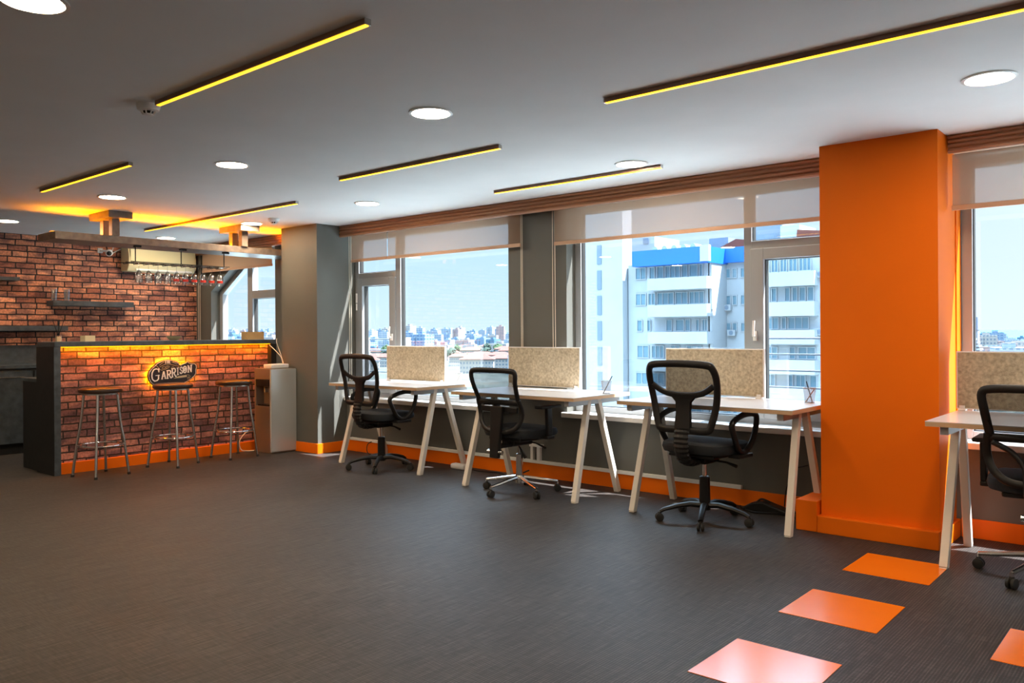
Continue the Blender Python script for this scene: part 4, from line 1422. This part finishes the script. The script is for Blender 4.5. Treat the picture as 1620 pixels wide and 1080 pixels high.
# ================================================================ OUTSIDE
GZ = -27.0
struct('ground', MB().box(-9000, 6000, 60, 26000, GZ - 1, GZ), 'ground')
struct('ground_bounce', MB().box(-260, 220, 6.5, 60, GZ - 1, GZ).box(-70, 220, 60, 78, GZ, GZ + .05).box(-260, -70, 60, 200, GZ, GZ + .05), 'bounce')  # unseen pale ground, added to bounce sunlight up to the ceiling
tag(MB().prism([(-420, 2300), (4000, 1500), (30000, 20000), (30000, 50000), (-9500, 50000), (-1400, 4500)], 'z', GZ + .5, GZ + .9).build('sea', 'sea', None), 'blue strip of sea on the horizon in the right window', 'sea', kind='stuff')

def fy(u, v, Y):
    """where the sight line through a point of the photo meets the facade plane at depth Y"""
    d = fw * FPX + rt * (u - 810) + up * (V0 - v)
    s = Y / d.y
    return (d.x * s, H + d.z * s)

def win_on(par, xa, xb, za, zb_, Y, cols, frame=.09):
    f_ = MB()
    frame_rect(f_, xa, xb, za, zb_, frame, frame, frame, frame, Y - .08, Y + .02)
    k = cols
    for i in range(1, k):
        x = xa + (xb - xa) * i / k
        f_.box(x - .04, x + .04, Y - .06, Y + .02, za + frame, zb_ - frame)
    o = f_.build('window', 'concrete', par, W=True)
    MB().box(xa + .02, xb - .02, Y + .02, Y + .04, za + .02, zb_ - .02).build('pane', 'pane', o, W=True)

def ac_unit(par, x, z, Y):
    o = MB().box(x - .45, x + .45, Y - .45, Y - .05, z, z + .65).build('air_conditioner_unit', 'concrete', par, W=True)
    MB().lathe([(.25, -.47), (.22, -.452)], 14, (x, Y, z + .33), axis='y').build('fan_grille', 'slab', o, W=True)

YB_ = 80.0
# left slab tower
t = thing('slab_tower', 'tall pale windowless slab tower at the left of the near apartment block', 'building', (-53, 84, GZ))
xa = fy(938, 450, 80)[0]
xb = fy(985, 450, 80)[0]
MB().box(xa - 1.5, xb, 80, 82, GZ, 22).build('wall', 'concrete', t, W=True)
xs = fy(948, 450, 80)[0]
for fl_ in range(8):
    v_ = 388 + fl_ * 40
    z0 = fy(948, v_ + 30, 80)[1]
    z1 = fy(948, v_, 80)[1]
    MB().box(xs - .25, xs + .35, 79.9, 79.98, z0, z1).build('stair_window', 'slab', t, W=True)
t = thing('stair_tower', 'narrow pale stair tower rising behind the blue-banded roof', 'building', (-50, 92, GZ))
xa, xb = fy(985, 450, 86)[0], fy(1036, 450, 86)[0]
MB().box(xa - 2, xb, 86, 92, GZ, fy(1010, 376, 86)[1]).build('wall', 'concrete', t, W=True)
MB().box(fy(1018, 380, 86)[0], fy(1026, 380, 86)[0], 85.9, 86.0, fy(1020, 386, 86)[1], fy(1020, 377, 86)[1]).build('window', 'slab', t, W=True)

# main block with blue roof band
t = thing('apartment_block', 'white apartment block with a bright blue roof band and stacked balconies', 'building', (-45, 83, GZ))
xl, xr = fy(1000, 450, 81)[0], fy(1125, 450, 81)[0]
zt = fy(1060, 393, 79.6)[1]
zb2 = fy(1060, 418, 79.6)[1]
MB().box(xl - .5, xr - .2, 81, 85.8, GZ, zb2 + .3).build('wall', 'concrete', t, W=True)
MB().box(fy(1000, 450, 79.6)[0], fy(1118, 450, 79.6)[0], 79.6, 85.8, zb2, zt).build('blue_band', 'blue', t, W=True)
MB().box(fy(1108, 450, 79.5)[0], fy(1122, 450, 79.5)[0], 79.4, 79.9, zb2 + .1, zt + .1).build('white_plaque', 'concrete', t, W=True)
wallr = fy(1126, 450, 81)[0]
MB().box(wallr - .4, wallr + .0, 81, 93, GZ, zt).build('end_wall', 'concrete', t, W=True)
x2 = fy(1200, 450, 84)[0]
MB().box(wallr, x2 + .2, 84.6, 93, GZ, zb2 + .3).build('wall', 'concrete', t, W=True)
MB().box(fy(1141, 450, 84.2)[0], x2 + .2, 84.0, 84.7, fy(1160, 415, 84.2)[1], fy(1160, 391, 84.2)[1]).build('blue_band', 'blue', t, W=True)
MB().box(fy(1122, 385, 88)[0], fy(1152, 385, 88)[0], 88, 91, fy(1140, 400, 88)[1], fy(1140, 376, 88)[1]).build('roof_plant_room', 'slab', t, W=True)
MB().prism([(fy(1146, 385, 88)[0], fy(1146, 392, 88)[1]), (fy(1185, 385, 88)[0], fy(1185, 392, 88)[1]), (fy(1185, 385, 88)[0], fy(1185, 380, 88)[1]), (fy(1170, 385, 88)[0], fy(1170, 379, 88)[1])], 'y', 87, 91.5).build('roof', 'roof', t, W=True)
for k in range(5):
    x = fy(1038 + k * 15, 385, 82)[0]
    MB().lathe([(.36, -1.3), (.36, 1.3)], 14, (x, 83, zt + .25), axis='y').build('roof_tank', 'concrete', t, W=True)
rows_v = [(420, 440), (462, 482), (505, 524), (546, 567), (590, 610), (633, 652)]
specs = [
    [(1005, 1022, 2), (1027, 1036, 1), (1039, 1050, 1), (1052, 1076, 3), (1078, 1088, 1), (1090, 1104, 1), (1106, 1112, 1)],
    [(1005, 1022, 2), (1025, 1037, 2), (1039, 1066, 3), (1068, 1088, 2), (1090, 1114, 3)],
    [(1007, 1016, 1), (1023, 1029, 1), (1053, 1063, 1), (1068, 1082, 1), (1083, 1092, 1), (1100, 1106, 1), (1110, 1119, 2)],
    [(1007, 1026, 2), (1030, 1050, 3), (1060, 1075, 2), (1085, 1110, 3)],
    [(1005, 1024, 2), (1030, 1050, 2), (1056, 1080, 3), (1090, 1110, 2)],
    [(1005, 1024, 2), (1030, 1060, 3), (1066, 1080, 2), (1090, 1110, 2)],
]
for (v0, v1), sp_ in zip(rows_v, specs):
    z1 = fy(1060, v0, 80.9)[1]
    z0 = fy(1060, v1, 80.9)[1]
    for a, b, c in sp_:
        win_on(t, fy(a, 450, 80.9)[0], fy(b, 450, 80.9)[0], z0, z1, 80.95, c)
    MB().box(fy(1024, 450, 79.6)[0], fy(1118, 450, 79.6)[0], 79.6, 81, z0 - 1.35, z0 - .05).build('balcony', 'concrete', t, W=True)
    for a, b in ((1148, 1156), (1158, 1166)):
        win_on(t, fy(a, 450, 84.5)[0], fy(b, 450, 84.5)[0], z0 - .1, z1 - .4, 84.55, 1)
    win_on(t, fy(1171, 450, 84.5)[0], fy(1182, 450, 84.5)[0], z0 - .1, z1 - .4, 84.55, 1)
ac_unit(t, fy(1149, 480, 84)[0], fy(1149, 491, 84)[1], 84.5)
ac_unit(t, fy(1156, 520, 84)[0], fy(1156, 531, 84)[1], 84.5)
ac_unit(t, fy(1117, 480, 80)[0], fy(1117, 489, 80)[1], 81)

# right wing
t = thing('apartment_wing', 'white apartment wing with long balconies right of the blue-banded block', 'building', (-32, 82, GZ))
xl, xr = fy(1196, 450, 80)[0], fy(1330, 450, 80)[0]
zt = fy(1250, 390, 80)[1]
MB().box(xl, xr, 80, 84.5, GZ, zt).build('wall', 'concrete', t, W=True)
MB().box(fy(1196, 450, 82)[0], fy(1238, 450, 82)[0], 82, 86, zt, fy(1230, 350, 82)[1]).build('roof_room', 'slab', t, W=True)
MB().box(fy(1238, 450, 82)[0], fy(1268, 450, 82)[0], 81.5, 86, zt, fy(1240, 358, 82)[1]).build('roof_room', 'concrete', t, W=True)
MB().prism([(fy(1262, 370, 81)[0], zt), (fy(1330, 450, 81)[0], zt), (fy(1330, 450, 81)[0], zt + 1.2), (fy(1264, 370, 81)[0], zt + 1.7)], 'y', 80.5, 85).build('roof', 'roof', t, W=True)
rows = [(408, 430, [(1211, 1218, 1), (1220, 1232, 2), (1234, 1246, 2), (1248, 1262, 2), (1264, 1284, 3)]),
        (454, 477, [(1211, 1218, 1), (1220, 1229, 1), (1241, 1250, 1), (1253, 1262, 1), (1264, 1275, 1), (1277, 1288, 1)]),
        (501, 521, [(1211, 1232, 2), (1236, 1244, 1), (1246, 1280, 3)]),
        (548, 568, [(1211, 1230, 2), (1248, 1258, 1), (1262, 1290, 2)]),
        (592, 612, [(1211, 1226, 2), (1246, 1254, 1), (1258, 1274, 2), (1280, 1292, 1)]),
        (636, 655, [(1211, 1230, 2), (1240, 1260, 2), (1270, 1290, 2)])]
for v0, v1, sp_ in rows:
    z1 = fy(1250, v0, 79.95)[1]
    z0 = fy(1250, v1, 79.95)[1]
    for a, b, c in sp_:
        win_on(t, fy(a, 450, 79.95)[0], fy(b, 450, 79.95)[0], z0, z1, 79.95, c)
    MB().box(fy(1211, 450, 78.8)[0], fy(1288, 450, 78.8)[0], 78.8, 80, z0 - 1.45, z0 - .05).build('balcony', 'concrete', t, W=True)
ac_unit(t, fy(1294, 435, 79)[0], fy(1294, 438, 79)[1], 80)
ac_unit(t, fy(1292, 528, 79)[0], fy(1292, 530, 79)[1], 80)

# city: prototypes, then copies
def sector(u, d):
    v = fw * FPX + r0 * (u - 810)
    v.normalize()
    return v * d

cm = [mat_windows('flats_haze_white', (0.17, 0.202, 0.234), (0.048, 0.096, 0.15)), mat_windows('flats_haze_blue', (0.112, 0.162, 0.215), (0.036, 0.084, 0.156), 4, 3, .7, .5),  # bluish tint in the white and blue facades stands in for distant haze
      mat_windows('flats_cream', (0.189, 0.18, 0.17), (0.06, 0.09, 0.12), 2.5, 3, .5, .45), mat_windows('flats_teal', (0.045, 0.108, 0.152), (0.018, 0.06, 0.12), 6, 3, .8, .5),
      mat_windows('flats_pink', (0.189, 0.135, 0.125), (0.072, 0.084, 0.12), 3, 3, .5, .5)]
protos = []
for i, (a, b, h_) in enumerate(((14, 12, 14), (20, 12, 12), (16, 14, 23), (13, 13, 28), (26, 12, 10), (15, 15, 19), (12, 12, 32))):
    for j in (0, 1, 2, 3, 4):
        mb = MB().box(-a / 2, a / 2, -b / 2, b / 2, 0, h_).box(-a * .2, a * .15, -b * .2, b * .2, h_, h_ + 2.5).box(-a / 2 - .6, -a / 2 + a * .35, -b / 2 - .9, -b / 2, 3, h_ - 1)
        protos.append((i, mb, j))
pm = {}
def city_block(kind, j, p, rz, s, lab, grp, nm='apartment_building'):
    key = (kind, j)
    if key not in pm:
        for (i, mb, jj) in protos:
            if i == kind and jj == j:
                me = bpy.data.meshes.new(nm)
                me.from_pydata([tuple(q) for q in mb.v], [], mb.f)
                me.materials.append(cm[j])
                pm[key] = me
    o = bpy.data.objects.new(nm, pm[key])
    COL.objects.link(o)
    o.location = p
    o.rotation_euler = (0, 0, rz)
    o.scale = (s, s, s)
    tag(o, lab, 'building', grp)

rnd = random.Random(11)
taken = []
def clear(p, r_):
    for q, rq in taken:
        if (p.x - q.x) ** 2 + (p.y - q.y) ** 2 < (r_ + rq) ** 2:
            return False
    taken.append((p, r_))
    return True
TOWER_P = sector(1541, 700)
taken.append((TOWER_P, 12))
hs = [(748, 640, .2), (790, 560, .1), (762, 520, .3), (800, 700, .2), (738, 760, .1), (775, 800, .3), (806, 610, .3), (722, 680, 0), (590, 620, .3), (600, 500, .1), (566, 700, .2), (650, 560, .2), (690, 740, .2), (800, 460, .2), (735, 470, .35), (755, 410, .1),
      (640, 800, .1), (375, 620, .3), (410, 700, .2), (430, 560, .3), (610, 820, .1), (1590, 420, .2), (1560, 520, .1), (775, 480, .2)]
hs = [(h_[0], h_[1] * 1.4 if h_[0] < 1000 else h_[1], h_[2]) for h_ in hs]
hs = [(u_, d_, r_, 1.0) for u_, d_, r_ in hs]
for k in range(60):
    hs.append((rnd.uniform(574, 812), rnd.uniform(640, 1250), rnd.uniform(-.3, .3), .62))
for k in range(6):
    hs.append((rnd.uniform(1535, 1640), rnd.uniform(430, 700), rnd.uniform(-.3, .3), .62))
hs = [h_ for h_ in hs if clear(sector(h_[0], h_[1]), 19 * h_[3])][:60]
views = [(574, 812, .60), (352, 446, .2), (918, 940, .06), (1528, 1640, .14)]
for n_, (ua, ub, fr_) in enumerate(views):
    cnt = int(285 * fr_)
    have = 0
    for k in range(cnt * 6):
        if have >= cnt:
            break
        u = rnd.uniform(ua, ub)
        tt = rnd.random()
        if n_ == 3:
            d = 420 + 1500 * tt
            kind = rnd.choice((0, 1, 4, 4, 5))
        else:
            d = 760 + 1900 * tt
            kind = rnd.choice((0, 1, 5, 4, 2)) if d < 1500 else rnd.choice((2, 2, 3, 5, 6, 0))
        p = sector(u, d)
        sc_ = rnd.uniform(.95, 1.3)
        if not clear(p, (11, 14, 12, 10, 17, 12, 9)[kind] * sc_):
            continue
        have += 1
        jc = rnd.choice((0, 0, 0, 1, 1, 2, 3, 4))
        lab = '%s far-off apartment building seen through the %s' % (('white', 'hazy blue-grey', 'cream', 'teal', 'pinkish')[jc], ('large window behind the leftmost desk', 'slanted window behind the bar', 'window beside the near white apartment block', 'window right of the orange pillar')[n_])
        city_block(kind, jc, (p.x, p.y, GZ), rnd.uniform(-.35, .35) + .3, sc_, lab, ('far-off city buildings behind the leftmost desk', 'far-off city buildings behind the bar', 'far-off city buildings beside the near block', 'far-off city buildings right of the pillar')[n_])
# the rest of the city, out of sight behind the piers and beyond the frame
rest = MB()
for k in range(420):
    u = rnd.choice((rnd.uniform(-700, 350), rnd.uniform(448, 572), rnd.uniform(814, 916), rnd.uniform(942, 1526), rnd.uniform(1645, 3600)))
    d = rnd.uniform(420, 2200)
    p = sector(u, d)
    if not clear(p, 12):
        continue
    a_, b_, h_ = rnd.uniform(6, 10), rnd.uniform(5, 8), rnd.uniform(9, 24)
    rest.box(p.x - a_, p.x + a_, p.y - b_, p.y + b_, GZ, GZ + h_)
tag(rest.build('city_blocks', cm[0], None), 'remaining pale city blocks spread out beyond the near apartment block', 'buildings', kind='stuff')
# curved hotel tower in the right window
p = sector(1541, 700)
t = thing('terraced_tower', 'white terraced tower with a dark grey top in the right window', 'building', (p.x, p.y, GZ), 0)
MB().box(-5.0, 3.2, -4, 4, 28, 37.5).build('dark_crown', 'slab', t)
for k in range(13):
    w_ = 5.5 + k * .9
    MB().box(-6.5, -6.5 + w_ + 1.5 * (k > 8) * (k - 8), -5 - k * .2, 3, 30.5 - k * 2.5, 32.0 - k * 2.5).build('terrace', 'concrete', t)
MB().box(-6.3, 3, -3, 3.5, 0, 28).build('tower_body', cm[0], t)

# red-roofed houses
def house(p, rz, a, b, h_, lab, grp):
    t = thing('house', lab, 'house', p, rz, grp)
    MB().box(-a / 2, a / 2, -b / 2, b / 2, 0, h_).build('wall', cm[2], t)
    r_ = MB()
    e_ = 1.2
    hh = 3.2
    v = [(-a / 2 - e_, -b / 2 - e_, h_), (a / 2 + e_, -b / 2 - e_, h_), (a / 2 + e_, b / 2 + e_, h_), (-a / 2 - e_, b / 2 + e_, h_), (-a / 2 + b / 2, 0, h_ + hh), (a / 2 - b / 2, 0, h_ + hh)]
    r_.add(v, [(0, 1, 5, 4), (1, 2, 5), (2, 3, 4, 5), (3, 0, 4), (0, 3, 2, 1)])
    r_.build('roof', 'roof', t)
    return t
h0 = house((0, 0, GZ), 0, 26, 14, 9, 'house with a red hipped roof in the neighbourhood below the windows', 'red-roofed houses')
h1 = None
for k, (u, d, rz, hsc) in enumerate(hs):
    p = sector(u, d)
    c_ = h0 if k == 0 else dup(h0)
    c_.location = (p.x, p.y, GZ)
    c_.rotation_euler = (0, 0, rz + .55)
    wi_ = 'slanted window behind the bar' if u < 450 else ('window right of the orange pillar' if u > 1500 else 'large window behind the leftmost desk')
    c_['label'] = 'house with a red hipped roof seen through the ' + wi_
    c_['group'] = 'red-roofed houses outside the ' + wi_
    s = rnd.uniform(.8, 1.1) * hsc
    c_.scale = (s, s, rnd.uniform(.8, 1.1) * (.5 + .5 * hsc))

# trees
def tree_proto(m_, nm, lab, grp):
    t = thing(nm, lab, 'tree', (0, 0, GZ), 0, grp)
    b = MB()
    for k in range(34):
        a = rnd.uniform(0, 2 * PI)
        r_ = 4.0 * math.sqrt(rnd.random())
        zc_ = 8 + rnd.uniform(-3, 3.4) * (1 - .12 * r_)
        b.ball((r_ * math.cos(a), r_ * math.sin(a), zc_), rnd.uniform(.9, 1.7), 8, 6, jit=.22)
    b.build('crown', m_, t, smooth=True)
    MB().tube([(0, 0, 0), (0, 0, 8)], .4, 6).build('trunk', 'trunk', t)
    return t
ta = tree_proto('leaf', 'broadleaf_tree', 'green broadleaf tree among the houses below the windows', 'trees among the houses')
tb = tree_proto('leaf2', 'dark_tree', 'dark green tree among the houses below the windows', 'dark trees among the houses')
tl = []
for k in range(170):
    r_ = rnd.random()
    if r_ < .62: u = rnd.uniform(574, 812)
    elif r_ < .72: u = rnd.uniform(355, 446)
    else: u = rnd.uniform(1528, 1640)
    d = rnd.uniform(620, 1350) if u < 1000 else rnd.uniform(280, 620)
    s_t = rnd.uniform(.7, 1.25)
    if clear(sector(u, d), 5.5 * s_t):
        tl.append((u, d, s_t))
ia = ib = 0
for k, (u, d, s) in enumerate(tl):
    src = (ta, tb)[k % 3 == 0]
    if (k == 1): c_ = ta
    elif (k == 0): c_ = tb
    else: c_ = dup(src)
    p = sector(u, d)
    c_.location = (p.x, p.y, GZ)
    c_.scale = (s, s, s * rnd.uniform(.8, 1.3))
    c_.rotation_euler = (0, 0, rnd.uniform(0, 6))
    wi_ = 'slanted window behind the bar' if u < 450 else ('window right of the orange pillar' if u > 1500 else 'large window behind the leftmost desk')
    c_['label'] = ('dark green' if k % 3 == 0 else 'lighter green leafy') + ' tree seen through the ' + wi_
    c_['group'] = ('dark' if k % 3 == 0 else 'lighter') + ' trees outside the ' + wi_
